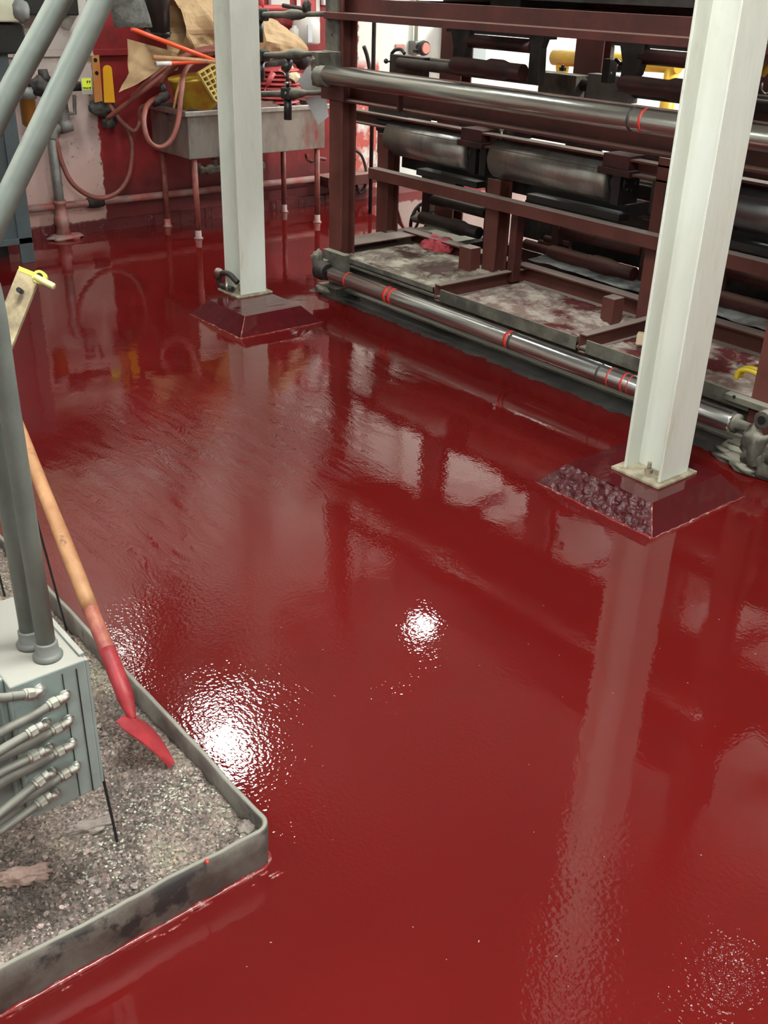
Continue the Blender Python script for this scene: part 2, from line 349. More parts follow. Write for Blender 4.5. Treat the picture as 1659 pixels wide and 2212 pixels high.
def crumple(bm, quad, n=14, amp=.03, f=6., seed=0, thick=.0015, ridged=True, bulge=None):
    """a creased sheet over a (bilinear) quad"""
    a, b_, c, d = [Vector(p) for p in quad]; nrm = (b_-a).cross(d-a).normalized()
    G = []
    for i in range(n+1):
        row = []
        for j in range(n+1):
            u = i/n; w = j/n; p = a*(1-u)*(1-w)+b_*u*(1-w)+c*u*w+d*(1-u)*w
            k = noise.noise(p*f+Vector((seed, seed*2.3, 0)))
            if ridged: k = 1-2.2*abs(k)
            k += .5*noise.noise(p*f*3+Vector((seed, 0, 5)))
            h = amp*k
            if bulge: h += bulge*math.sin(PI*u)*math.sin(PI*w)
            row.append(p+nrm*h)
        G.append(row)
    for s in (0, 1):
        V = [[bm.verts.new(p-nrm*thick*s) for p in r] for r in G]
        for i in range(n):
            for j in range(n):
                q = (V[i][j], V[i+1][j], V[i+1][j+1], V[i][j+1])
                bm.faces.new(q if s == 0 else q[::-1])
    return bm
def grid(bm, x0, x1, y0, y1, nx, ny, fz, floor_=None):
    V = [[bm.verts.new((x0+(x1-x0)*i/nx, y0+(y1-y0)*j/ny, fz(x0+(x1-x0)*i/nx, y0+(y1-y0)*j/ny))) for j in range(ny+1)] for i in range(nx+1)]
    for i in range(nx):
        for j in range(ny):
            f = bm.faces.new((V[i][j], V[i+1][j], V[i+1][j+1], V[i][j+1])); f.smooth = True
    if floor_ is not None:
        for line in ([V[i][0] for i in range(nx+1)], [V[i][ny] for i in range(nx, -1, -1)], [V[0][j] for j in range(ny, -1, -1)], [V[nx][j] for j in range(ny+1)]):
            lo = [bm.verts.new((v.co.x, v.co.y, floor_)) for v in line]
            for k in range(len(line)-1): bm.faces.new((line[k], lo[k], lo[k+1], line[k+1]))
    return bm

def root_of(o):
    p = Vector((0, 0, 0))
    while o is not None: p += o.location; o = o.parent
    return p
def obj(name, bm, m_, parent=None, bevel=0., label=None, segs=2):
    me = bpy.data.meshes.new(name)
    bmesh.ops.recalc_face_normals(bm, faces=bm.faces)
    if parent is None:
        xs = [v.co for v in bm.verts]
        org = Vector(((min(v.x for v in xs)+max(v.x for v in xs))/2, (min(v.y for v in xs)+max(v.y for v in xs))/2, min(v.z for v in xs)))
        loc = org
    else:
        org = root_of(parent); loc = Vector((0, 0, 0))
    for v in bm.verts: v.co -= org
    bm.to_mesh(me); bm.free()
    me.materials.append(MT[m_] if isinstance(m_, str) else m_)
    o = bpy.data.objects.new(name, me); C.objects.link(o)
    if parent is not None: o.parent = parent
    o.location = loc
    if bevel:
        b_ = o.modifiers.new('bevel', 'BEVEL'); b_.width = bevel; b_.segments = segs; b_.limit_method = 'ANGLE'
    if label: o['label'] = label
    return o
def thing(name, label, cat, loc=(0, 0, 0), group=None):
    o = bpy.data.objects.new(name, None); C.objects.link(o); o.location = Vector(loc); o.empty_display_size = .1
    o['label'] = label; o['category'] = cat
    if group: o['group'] = group
    return o
def tag(o, label, cat, group=None, kind=None):
    o['label'] = label; o['category'] = cat
    if group: o['group'] = group
    if kind: o['kind'] = kind
    return o
def struct(name, bm, m_, bevel=0.):
    me = bpy.data.meshes.new(name); bmesh.ops.recalc_face_normals(bm, faces=bm.faces); bm.to_mesh(me); bm.free(); me.materials.append(MT[m_])
    o = bpy.data.objects.new(name, me); C.objects.link(o); o['kind'] = 'structure'
    if bevel:
        b_ = o.modifiers.new('bevel', 'BEVEL'); b_.width = bevel; b_.segments = 2
    return o

# ------------------------------------------------------------------ the room
XL, XR, YF, YB, ZC = -7.15, 3.6, -3.6, 11.2, 3.9
struct('floor', box(NB(), XL-.2, XR+.2, YF-.2, YB+.2, -.2, 0), 'floor')
struct('ceiling', box(NB(), XL-.2, XR+.2, YF-.2, YB+.2, ZC, ZC+.2), 'ceiling')
struct('wall_left', box(NB(), XL-.2, XL, YF, YB, 0, ZC), 'wall_left')
struct('wall_right', box(NB(), XR, XR+.2, YF, YB, 0, ZC), 'wall')
struct('wall_front', box(NB(), XL-.2, XR+.2, YF-.2, YF, 0, ZC), 'wall')
struct('wall_back', box(NB(), XL-.2, XR+.2, YB, YB+.2, 0, ZC), 'wall')
# ledge and skirting on the left wall
zc_ = px(240, 109, XL).z
bm = NB(); box(bm, XL, XL+.035, 2.0, 4.25, zc_-.03, zc_+.012); struct('trim_1', bm, 'wall_left', .004)
bm = NB()
n = 60
for i in range(n):
    y0 = 2.3+(5.6-2.3)*i/n; y1 = 2.3+(5.6-2.3)*(i+1)/n
    box(bm, XL, XL+.035+.012*noise.noise(Vector((y0*6, 0, 0))), y0, y1, 0, .075+.02*noise.noise(Vector((y0*5, 3, 0))))
MT['skirting'] = mat('skirting', (.10, .018, .020), .3, 0, (.30, .17, .16), 30, lo=.60, hi=.72, bump=.004, bscale=40)
struct('baseboard_left', bm, 'skirting')

# ------------------------------------------------------------------ lamps
def lamp(x, y, lx, ly, s, label, z=3.5):
    t = thing('ceiling_light', label, 'ceiling light', (x, y, z), 'ceiling lights over the work area')
    bm = NB(); hx, hy = lx/2, ly/2
    pts = [(-hx-.03, 0), (-hx-.03, .03), (-hx*.6, .09), (hx*.6, .09), (hx+.03, .03), (hx+.03, 0)]
    prism(bm, [(x+a, y-hy, z+c) for a, c in pts], (0, ly, 0)); obj('housing', bm, 'white_plastic', t)
    bm = NB(); box(bm, x-hx, x+hx, y-hy+.02, y+hy-.02, z-.07, z-.001); obj('diffuser', bm, emis('lamp_glow', LIGHTCOL, s), t)
    for k in (-.35, .35):
        bm = NB(); cyl(bm, (x, y+k*ly, z+.08), (x, y+k*ly, ZC), .004, 8); obj('hanger_rod', bm, 'zinc', t)
LS = 1.0
lamp(-5.3, 2.95, .7, .36, 40*LS, 'ceiling light hung above the floor between the sink and the curb tray')
lamp(-6.75, 2.75, .3, .2, 13*LS, 'ceiling light hung against the left wall above the grey cabinet')
lamp(-5.6, 5.15, .12, .2, 60*LS, 'ceiling light hung behind the roller machine near the white left wall')
lamp(-5.2, 8.6, .5, 1.2, 110*LS, 'ceiling light hung farthest back above the bright white wall')
lamp(-2.4, 7.0, .4, 1.2, 90*LS, 'ceiling light hung in the aisle behind the roller machine')
lamp(-1.2, 1.0, .35, 1.2, 68*LS, 'ceiling light hung beside the near white column')
lamp(1.2, 2.6, .3, 1.2, 36*LS, 'unseen ceiling light added as fill to the right of the near white column')  # added for ambient light, outside the view
lamp(-1.75, 4.25, .07, .12, 9*LS, 'small ceiling light hung over the right end of the roller machine')
lamp(-3.3, -1.5, .3, 1.2, 36*LS, 'unseen ceiling light added as fill above the curb tray end of the room')  # extra lamp added behind the camera for more ambient light
lamp(1.5, -1.5, .3, 1.2, 36*LS, 'unseen ceiling light added as fill in the corner farthest from the sink')  # another added lamp behind the camera, lifts the ambient level

# ------------------------------------------------------------------ columns and pedestals
def column(x0, y0, label, name='steel_column'):
    w = .168
    t = thing(name, label, 'column', (x0+w/2, y0+w/2, .088), 'white steel columns')
    bm = NB(); ibeam_z(bm, x0, x0+w, y0, y0+w, .098, ZC, .011, 'x'); obj('shaft', bm, 'white_paint', t, .002)
    bm = NB(); box(bm, x0-.03, x0+w+.022, y0-.035, y0+w+.03, .088, .099); obj('base_plate', bm, 'base_plate', t, .002)
    for yy in (y0+.035, y0+w-.035):
        bm = NB(); cx_ = x0+w/2+.005
        lathe(bm, (cx_, yy, .099), (cx_, yy, .115), [(0, .016), (1, .016)], 6, False)
        cyl(bm, (cx_, yy, .112), (cx_, yy, .14), .008, 12); obj('anchor_bolt', bm, 'base_plate', t)
    return t
def pedestal(x0, x1, y0, y1, hx, label, rough):
    t = thing('column_pedestal', label, 'pedestal', ((x0+x1)/2, (y0+y1)/2, 0), 'sloped red pedestals under the columns')
    h = .088; tx0, tx1, ty0, ty1 = x0+hx, x1-hx, y0+hx, y1-hx
    bm = NB(); nn = 26
    # body: subdivided sloped faces with slight wobble
    def face(a, b_, c, d, amp, sd, nu=40, nv=10):
        V = []
        a, b_, c, d = map(Vector, (a, b_, c, d)); nr = (b_-a).cross(d-a).normalized()
        if nr.z < 0: nr = -nr
        for i in range(nu+1):
            r = []
            for j in range(nv+1):
                u, w = i/nu, j/nv; p = a*(1-u)*(1-w)+b_*u*(1-w)+c*u*w+d*(1-u)*w
                e_ = min(1, 6*min(u, 1-u, w, 1-w)) if amp < .005 else min(1, 5*min(u, 1-u)+.35)
                r.append(bm.verts.new(p+nr*amp*e_*noise.fractal(p*38+Vector((sd, 0, 0)), .8, 2, 4)))
            V.append(r)
        for i in range(nu):
            for j in range(nv):
                f = bm.faces.new((V[i][j], V[i+1][j], V[i+1][j+1], V[i][j+1])); f.smooth = True
    A = (x0, y0, 0), (x1, y0, 0), (x1, y1, 0), (x0, y1, 0)
    B = (tx0, ty0, h), (tx1, ty0, h), (tx1, ty1, h), (tx0, ty1, h)
    face(B[0], B[1], B[2], B[3], .0012, 1)
    for k, am in ((1, .0015), (2, .0015), (3, .0015)): face(A[k], A[(k+1) % 4], B[(k+1) % 4], B[k], am, k)
    if not rough: face(A[0], A[1], B[1], B[0], .0015, 0)
    obj('block', bm, 'ped', t)
    if rough:
        bm = NB(); face(A[0], A[1], B[1], B[0], .011, 9, 90, 24); obj('rough_face', bm, 'ped_rough', t, label='pitted rough sloped face')
    bm = NB()      # ragged bead of coating along the foot
    for (p, q) in ((A[0], A[1]), (A[1], A[2])):
        P = [Vector(p).lerp(Vector(q), k/24)+Vector((random.uniform(-.004, .004), random.uniform(-.004, .004), .001)) for k in range(25)]
        tube(bm, P, .004, 6, False, taper=lambda s: .003+.0035*random.random())
    tube(bm, [Vector(A[1]).lerp(Vector(B[1]), k/10) for k in range(11)], .003, 6, False, taper=lambda s: .002+.002*random.random())
    obj('edge_bead', bm, 'paint_smear', t)
    return t
c = pz(1424, 1048, .088)
column(c.x-.168, c.y, 'thick white painted steel column on the near red pedestal, right side')
g = pz(1408, 1165); 
pedestal(g.x-.55, g.x, g.y, g.y+.56, .075, 'near red pedestal with one pitted sloped face, under the right-hand column', True)
c2 = pz(521, 642, .088)
fc = column(c2.x-.168, c2.y, 'white painted steel column in front of the sink, on the far red pedestal')
g2 = pz(517, 732)
pedestal(g2.x-.53, g2.x+.01, g2.y, g2.y+.53, .085, 'far smooth red pedestal under the column before the sink', False)
# old clamp on the far base plate
t = thing('rusty_clamp', 'dark rusty clamp lying on the base plate of the far column', 'clamp', (c2.x-.15, c2.y-.02, .099))
bm = NB(); q = Vector((c2.x-.13, c2.y-.005, .10))
tube(bm, [q+Vector((.09, .01, .06)), q+Vector((.03, -.01, .10)), q+Vector((-.04, -.02, .085)), q+Vector((-.06, -.02, .03)), q+Vector((-.03, -.01, .012)), q+Vector((.05, .0, .015))], .016, 8)
obj('jaw', bm, 'dark_steel', t)
bm = NB(); lathe(bm, q+Vector((-.05, -.025, .11)), q+Vector((-.065, -.03, .06)), [(0, .02), (.3, .026), (1, .022)], 12); obj('wing_knob', bm, 'rust_steel', t)
bm = NB(); cyl(bm, q+Vector((.02, -.02, .0)), q+Vector((.02, -.02, .05)), .009, 10); obj('screw', bm, 'zinc', t)

# ------------------------------------------------------------------ roller machine
YA, YM, YR = 3.6, 4.1, 4.75
ma_ = thing('roller_machine', 'dark red steel roller machine with long steel rollers and dirty drip pans', 'machine', (-3.45, 3.9, 0))
def part(name, bm, m_, parent=None, bevel=0., label=None): return obj(name, bm, m_, parent or ma_, bevel, label)
# front posts
for x0 in (-4.93, -2.03):
    bm = NB(); ibeam_z(bm, x0, x0+.115, YA, YA+.105, .05, 2.9, .012, 'y'); part('post', bm, 'rust_steel', bevel=.002)
    bm = NB(); box(bm, x0-.03, x0+.15, YA-.06, YA+.13, 0, .05); blob(bm, (x0+.02, YA-.03, .02), (.09, .06, .03), 3); part('foot', bm, 'dusty_steel')
# middle posts
for x0 in (-5.11, -4.133, -3.02, -2.0):
    bm = NB(); ibeam_z(bm, x0, x0+.10, YM, YM+.10, .2, {-5.11: .86, -4.133: .74, -3.02: 1.0, -2.0: 1.0}[x0], .011, 'y'); part('post', bm, 'rust_steel', bevel=.002)
# rear posts
for x0 in (-5.3, -4.17, -3.09, -2.0):
    bm = NB(); ibeam_z(bm, x0, x0+.2, YR, YR+.1, 0, 2.6, .012, 'y'); part('post', bm, 'red_steel', bevel=.002)
# top beam : channel with dusty lower ledge
bm = NB()
prism(bm, [(-4.93, y, z) for y, z in ((3.56, 1.497), (3.68, 1.497), (3.68, 1.60), (3.655, 1.60), (3.655, 1.53), (3.56, 1.53))], (3.02, 0, 0))
part('top_beam', bm, 'red_steel', bevel=.002, label='dusty red channel beam')
bm = NB(); box(bm, -4.6, -1.9, 3.72, 4.3, 1.63, 1.66); box(bm, -4.4, -1.9, 3.75, 3.8, 1.66, 1.95); box(bm, -3.9, -3.7, 3.8, 4.3, 1.5, 1.63); part('upper_pan', bm, 'dark_steel')
bm = NB(); chan_x(bm, -4.8, -1.9, 4.25, 4.33, 1.46, 1.62); part('top_beam', bm, 'dark_red')
for x0 in (-4.45, -3.4, -2.35):
    bm = NB(); box(bm, x0, x0+.05, 3.66, 4.8, 1.53, 1.60); part('cross_tie', bm, 'dark_red')
# beam behind the upper roller
bm = NB(); chan_x(bm, -4.84, -2.0, 3.60, 3.69, 1.087, 1.26, .012); part('roller_beam', bm, 'red_steel', bevel=.002)
bm = NB(); box(bm, -4.99, -4.78, 3.585, 3.60, 1.09, 1.20); part('gusset', bm, 'red_steel', bevel=.002)
bm = NB(); box(bm, -4.30, -4.285, 3.57, 3.60, 1.09, 1.19); part('gusset', bm, 'dark_red')
# middle upper rails
a = py(767, 236, YM+.03); bm = NB(); chan_x(bm, a.x-.2, -1.95, YM, YM+.07, a.z-.075, a.z, .009); part('cross_rail', bm, 'rust_steel')
a1 = py(874, 263, 4.35); a2 = py(980, 290, 4.35); d = (a2-a1)
bm = NB(); box(bm, -5.2, -1.95, 4.42, 4.48, .93, .97); part('cross_rail', bm, 'dark_red')
# rollers
def roller(nm, x0, x1, y, z, r, m_, lab, ends=True, marks=(), shaft=.02, dents=()):
    bm = NB(); lathe(bm, (x0, y, z), (x1, y, z), [(0, r*.86), (.004, r), (.996, r), (1, r*.86)], 56); o = part(nm, bm, m_, label=lab)
    for (mx_, w, mm) in marks:
        b_ = NB(); lathe(b_, (mx_, y, z), (mx_+w, y, z), [(0, r+.0007), (1, r+.0007)], 56)
        obj('painted_band', b_, mm, o)
    if ends:
        b_ = NB(); cyl(b_, (x0-.06, y, z), (x0+.01, y, z), shaft, 20); cyl(b_, (x1-.01, y, z), (x1+.06, y, z), shaft, 20); obj('shaft', b_, 'dark_steel', o)
    return o
ux = lambda X_, y: py(X_, y, 3.5).x
roller('roller', -4.82, -1.88, 3.5, 1.228, .047, 'chrome', 'upper guide roller', marks=[(py(1353, 240, 3.45).x, .016, 'black_mark'), (py(1378, 245, 3.45).x, .012, 'red_mark'), (-2.0, .008, 'black_mark')])
roller('roller', -4.76, py(1590, 900, 3.5).x, 3.5, .155, .045, 'chrome_clean', 'lower guide roller', marks=[
    (py(738, 597, 3.45).x, .012, 'red_mark'), (py(823, 632, 3.45).x, .024, 'red_mark'), (py(833, 636, 3.45).x, .024, 'red_mark'), (py(1084, 730, 3.45).x, .022, 'red_mark'), (py(1093, 735, 3.45).x, .016, 'black_mark'),
    (py(1284, 800, 3.45).x, .012, 'black_mark'), (py(1307, 808, 3.45).x, .008, 'red_mark'), (py(1337, 819, 3.45).x, .011, 'red_mark'), (py(1352, 822, 3.45).x, .005, 'red_mark')])
# roller end bearings
for z in (1.215, .155):
    bm = NB(); lathe(bm, (-4.90, 3.5, z), (-4.80, 3.5, z), [(0, .04), (.15, .056), (.55, .056), (.7, .045), (1, .047)], 28)
    part('bearing', bm, 'dusty_steel' if z > 1 else 'dark_steel')
    bm = NB(); box(bm, -4.93, -4.87, 3.48, 3.60, z-.05, z+.12 if z > 1 else z+.05); blob(bm, (-4.91, 3.5, z+.06), (.03, .035, .05), 4, .4); part('bearing_bracket', bm, 'dusty_steel', bevel=.004)
bm = NB(); box(bm, -4.945, -4.835, 3.583, 3.6, 1.34, 1.60); part('mounting_plate', bm, 'dusty_steel', bevel=.002, label='grey dusty plate with two bolt holes')
bm = NB(); box(bm, -4.95, -4.82, 3.56, 3.6, 1.24, 1.34); part('mounting_plate', bm, 'dusty_steel', bevel=.004)
for z in (1.42, 1.52):
    bm = NB(); cyl(bm, (-4.885, 3.580, z), (-4.885, 3.585, z), .006, 10); part('bolt', bm, 'black')
# base frame
bm = NB(); chan_x(bm, -4.90, -1.92, 3.60, 3.68, .03, .20, .012); part('base_beam', bm, 'dusty_steel', bevel=.002)
bm = NB(); box(bm, -4.93, -4.72, 3.555, 3.60, .14, .262); part('end_block', bm, 'dusty_steel', bevel=.004)
bm = NB(); chan_y(bm, -5.06, -4.86, 3.7, 4.36, .2, .275); part('side_rail', bm, 'rust_steel', bevel=.002)
for x0 in (-4.0, -2.98):
    bm = NB(); chan_y(bm, x0+.03, x0+.075, 3.6, 4.28, .17, .262, .008); part('side_rail', bm, 'rust_steel', bevel=.002)
for (x0, x1) in ((-4.98, -4.0), (-3.98, -2.98), (-2.92, -1.95)):
    bm = NB(); chan_x(bm, x0, x1, 4.22, 4.30, .17, .285); part('rear_rail', bm, 'rust_steel', bevel=.002)
for x0 in (-4.22, -3.16):
    bm = NB(); box(bm, x0, x0+(.095 if x0 < -4 else .075), 4.0, 4.08, .19, .365 if x0 < -4 else .325); part('stub_post', bm, 'rust_steel', bevel=.003)
    bm = NB(); box(bm, x0+.25, x0+.30, 4.14, 4.2, .2, .62); part('stub_post', bm, 'red_steel', bevel=.003)
# drip pans
def pan(x0, x1, m_, sd, lab, zp):
    bm = NB(); box(bm, x0, x1, 3.60, 4.22, zp-.011, zp-.003); box(bm, x0, x1, 3.595, 3.605, zp-.011, .242); p = part('drip_pan', bm, 'dusty_steel', label=lab)
    def fz(x, y):
        e_ = min(1, (x-x0)*9, (x1-x)*9, (y-3.6)*14, (4.22-y)*12)
        return zp+.024*max(0, e_)*(.5+noise.fractal(Vector((x*3.2+sd, y*4, sd)), .9, 2, 5))+.006*noise.noise(Vector((x*40, y*40, sd)))+.02*max(0, (3.72-y)/.12)*(.5+(.235-zp)*22)
    bm = NB(); grid(bm, x0, x1, 3.597, 4.22, 90, 60, fz, zp-.004); o = obj('dirt_layer', bm, m_, p); o['kind'] = 'stuff'
    return p
pan(-4.87, -3.98, 'pan_dirt_pale', 2, 'pale gritty pan', .226); pan(-3.92, -2.96, 'pan_dirt', 5, 'red stained pan', .19); pan(-2.90, -2.03, 'pan_dirt', 9, 'pan behind the near column', .19)
# shelf rail, middle row
bm = NB(); prism(bm, [(-5.11, y, z) for y, z in ((4.03, .60), (4.04, .60), (4.04, .65), (4.10, .65), (4.10, .662), (4.03, .662))], (3.2, 0, 0)); part('shelf_rail', bm, 'rust_steel', bevel=.001)
# middle rolls with bearings
for i, (x0, x1, m_) in enumerate(((-5.06, -4.34, 'chrome_dark'), (-4.15, -3.32, 'chrome_dark'), (-2.97, -2.10, 'steel_roll_grey'))):
    bm = NB(); lathe(bm, (x0, 4.19, .842), (x1, 4.19, .842), [(0, .05), (.002, .085), (.02, .106), (.98, .106), (.998, .085), (1, .05)], 56); o = part('press_roll', bm, m_, label=['dull steel roll at the left bay', 'shiny steel roll in the middle bay', 'smooth grey roll behind the near column'][i])
    for xe, sg in ((x0, -1), (x1, 1)):
        bm = NB(); lathe(bm, (xe, 4.19, .842), (xe+sg*.09, 4.19, .842), [(0, .06), (.3, .07), (.5, .05), (1, .045)], 20)
        box(bm, min(xe+sg*.03, xe+sg*.08), max(xe+sg*.03, xe+sg*.08), 4.12, 4.27, .74, .90)
        for q_ in range(6): lathe(bm, (xe+sg*.08, 4.19+.035*math.cos(q_), .842+.035*math.sin(q_)), (xe+sg*.1, 4.19+.035*math.cos(q_), .842+.035*math.sin(q_)), [(0, .008), (1, .008)], 6)
        part('roll_bearing', bm, 'black')
    bm = NB(); box(bm, x1-.04, x1+.16, 4.08, 4.22, .885, .915); box(bm, x1-.02, x1+.14, 4.09, 4.21, .915, .98); part('bearing_arm', bm, 'dark_red', bevel=.003)
    bm = NB(); box(bm, x0+.02, x1+.05, 4.24, 4.42, .66, .725); box(bm, x0+.3, x1+.1, 4.12, 4.2, .665, .70); part('under_roll_shade', bm, 'black')  # black bars paint the shadow band, and a dark second roller, under each roll
    bm = NB(); box(bm, x0-.12, x0+.04, 4.2, 4.4, .93, 1.03); box(bm, x0-.1, x0+.0, 4.2, 4.36, .82, .93); part('bearing_housing', bm, 'dark_steel', bevel=.005)
bm = NB(); box(bm, -5.28, -4.90, 4.15, 4.35, .93, 1.04); box(bm, -5.2, -5.05, 4.15, 4.3, .86, .93); part('bearing_housing', bm, 'black', bevel=.01)
# small bright roll behind
a = py(1215, 335, 4.6); bm = NB(); lathe(bm, (a.x, 4.6, a.z-.02), (a.x+.9, 4.6, a.z-.02), [(0, .045), (.01, .055), (.99, .055), (1, .045)], 32); part('rear_roll', bm, 'chrome_clean')
# spring rods / handles behind
for (x_, y_) in ((1082, 305), (1320, 370)):
    a = py(x_, y_, 4.15); bm = NB(); cyl(bm, a, a+Vector((0, 0, .06)), .006, 8); lathe(bm, a+Vector((0, 0, .05)), a+Vector((0, 0, .07)), [(0, .008), (.5, .013), (1, .006)], 10); part('grease_nipple', bm, 'zinc')
# hangers: bent dark arms that carry a lobed red tube, twice above, twice below
def hanger(xl, y, zt, zb, w, tube_m, arm_m, s=1.):
    t_ = .05
    arm = NB()
    L_ = [(xl, zt), (xl+.16*s, zt), (xl+.17*s, zt-.12*s), (xl+.15*s, zb+.075), (xl+.10*s, zb+.03), (xl+.05*s, zb-.005), (xl+.055*s, zb+.05), (xl+.06*s, zt-.16*s)]
    prism(arm, [(a_, y-.03, c_) for a_, c_ in L_], (0, t_, 0)); h = part('hanger_arm', arm, arm_m, bevel=.006)
    arm = NB(); R_ = [(xl+w-.03*s, zt), (xl+w+.12*s, zt), (xl+w+.07*s, zt-.13*s), (xl+w+.08*s, zb-.02), (xl+w-.0*s, zb-.02), (xl+w-.0*s, zt-.14*s)]
    prism(arm, [(a_, y-.02, c_) for a_, c_ in R_], (0, t_, 0)); part('hanger_arm', arm, arm_m, bevel=.006)
    b_ = NB(); W = w-.04*s; k = W
    lathe(b_, (xl+.08*s, y-.05, zb+.035), (xl+w, y-.05, zb+.035), [(0, .028), (.04, .037), (.12, .040), (.5, .037), (.56, .047), (.72, .047), (.80, .037), (1, .037)], 28); part('clamp_tube', b_, tube_m)
    b_ = NB(); lathe(b_, (xl+.14*s, y, zb+.15), (xl+w, y, zb+.15), [(0, .032), (1, .032)], 20); part('tie_tube', b_, tube_m)
    b_ = NB(); box(b_, xl-.02, xl+w+.1*s, y-.01, y+.06, zt-.09*s, zt); part('tie_plate', b_, 'black')
for xl in (-4.36, -3.235, -2.11):
    hanger(xl, 3.97, 1.55, 1.275, .60, 'dark_red', 'dark_steel')
a = py(913, 420, 4.5); 
hanger(a.x-.02, 4.5, .66, .29, .62, 'dark_steel', 'black', .8)
a = py(1196, 500, 4.5)
hanger(a.x-.02, 4.5, .62, .30, .66, 'red_steel', 'dark_red', .55)
hanger(a.x+1.1, 4.5, .62, .30, .66, 'red_steel', 'dark_red', .55)
for (p_, q_, rr) in (((1135, 527), (1205, 545), .03), ((1165, 522), (1205, 533), .014), ((1178, 515), (1203, 522), .02)):
    bm = NB(); cyl(bm, py(*p_, 4.55), py(*q_, 4.55)+Vector((.1, 0, 0)), rr, 16); part('tie_tube', bm, 'red_steel')
bm = NB(); box(bm, -5.3, -1.95, 4.78, 4.88, .55, .62); box(bm, -5.3, -1.95, 4.78, 4.83, .12, .2); part('rear_beam', bm, 'dark_red')
bm = NB(); box(bm, -5.3, -1.95, 4.78, 4.86, 1.0, 1.09); part('rear_beam', bm, 'dark_red')
bm = NB(); box(bm, -4.4, -2.0, 4.70, 4.76, .30, .52); box(bm, -3.8, -2.0, 4.9, 5.0, .62, 1.0); part('rear_panel', bm, 'dark_steel')
# slide block with rods (upper)
a = py(842, 117, 4.6); b2 = py(912, 166, 4.6)
bm = NB(); box(bm, a.x, b2.x, 4.6, 4.66, b2.z-.03, a.z); box(bm, a.x, b2.x+.02, 4.6, 4.7, b2.z-.045, b2.z-.03); part('slide_block', bm, 'dark_steel', bevel=.003)
bm = NB(); r_ = py(860, 132, 4.55); cyl(bm, (r_.x, 4.56, r_.z-.01), (-2.0, 4.56, r_.z-.01), .032, 20); part('slide_rod', bm, 'dark_steel')
bm = NB(); r_ = py(905, 125, 4.75); cyl(bm, (r_.x, 4.72, r_.z), (-2.0, 4.72, r_.z), .013, 14); part('slide_rod', bm, 'dusty_steel')
bm = NB(); k_ = py(834, 132, 4.6); cyl(bm, k_, k_+Vector((.05, 0, .0)), .006, 8); blob(bm, k_, (.016, .016, .016), 0, 0); part('ball_knob', bm, 'black')
bm = NB(); q = [py(x_, y_, 4.62) for x_, y_ in ((846, 116), (854, 108), (866, 107), (874, 116))]; tube(bm, q, .011, 10); part('pull_handle', bm, 'black')
bm = NB(); k_ = py(898, 114, 4.62); lathe(bm, k_, k_+Vector((0, 0, .02)), [(0, .022), (1, .018)], 6, False); part('bolt', bm, 'black')
for (xa, ya, xb, yb) in ((1165, 155, 1240, 215), (1270, 158, 1355, 225)):
    a = py(xa, ya, 4.5); b2 = py(xb, yb, 4.5)
    bm = NB(); box(bm, a.x, b2.x, 4.5, 4.58, b2.z, a.z); part('slide_block', bm, 'dusty_steel' if xa < 1200 else 'steel_grey', bevel=.003)
    bm = NB(); k_ = py(xa+50 if xa < 1200 else xa+65, ya-2, 4.54); lathe(bm, k_, k_+Vector((0, 0, .03)), [(0, .02), (.6, .02), (.61, .011), (1, .011)], 6, False); part('bolt', bm, 'black')
# control lever between bays
bm = NB(); a = py(1325, 95, 4.3); tube(bm, [a, py(1318, 150, 4.3), py(1318, 160, 4.3)], .010, 10); part('lever', bm, 'zinc')
bm = NB(); a = py(1330, 128, 4.3); b2 = py(1345, 143, 4.3); cyl(bm, a, b2, .009, 10); blob(bm, b2, (.022, .022, .022), 0, 0); part('ball_knob', bm, 'black')
bm = NB(); a = py(1306, 150, 4.3); box(bm, a.x, a.x+.045, 4.28, 4.34, a.z-.06, a.z+.05); part('lever_housing', bm, 'dark_steel', bevel=.004)
# coil spring by the right frame edge
bm = NB(); a = py(1640, 190, 4.2); pts = [a+Vector((.012*k, .02*math.cos(k*1.6), .02*math.sin(k*1.6))) for k in range(26)]; tube(bm, pts, .003, 6, True, 3); part('coil_spring', bm, 'zinc')
bm = NB(); a = py(1645, 160, 4.2); tube(bm, [a, a+Vector((.05, 0, .06)), a+Vector((.1, 0, .08))], .018, 10); part('yellow_pipe', bm, 'yellow')
# handwheel
hw = py(907, 474, 4.66); bm = NB()
R_ = .105; pts = [hw+Vector((.25*R_*math.sin(k*PI/12), R_*math.cos(k*PI/12)*.75, R_*math.sin(k*PI/12)*1.05)) for k in range(25)]
tube(bm, pts, .012, 10, False); w_ = part('handwheel', bm, 'black')
bm = NB(); 
for k in (0, 2.09, 4.19): cyl(bm, hw, hw+Vector((.25*R_*math.sin(k), R_*math.cos(k)*.75, R_*math.sin(k)*1.05)), .009, 8)
obj('spoke', bm, 'black', w_)
bm = NB(); cyl(bm, hw, hw+Vector((.35, 0, 0)), .026, 16); obj('shaft', bm, 'dusty_steel', w_)
bm = NB(); a = pz(920, 500, .3); box(bm, -5.2, -4.75, 4.4, 4.75, .2, .225); lathe(bm, (hw.x+.05, 4.66, .24), (hw.x+.05, 4.66, .30), [(0, .09), (.5, .10), (1, .05)], 20); part('drive_base', bm, 'dusty_steel')
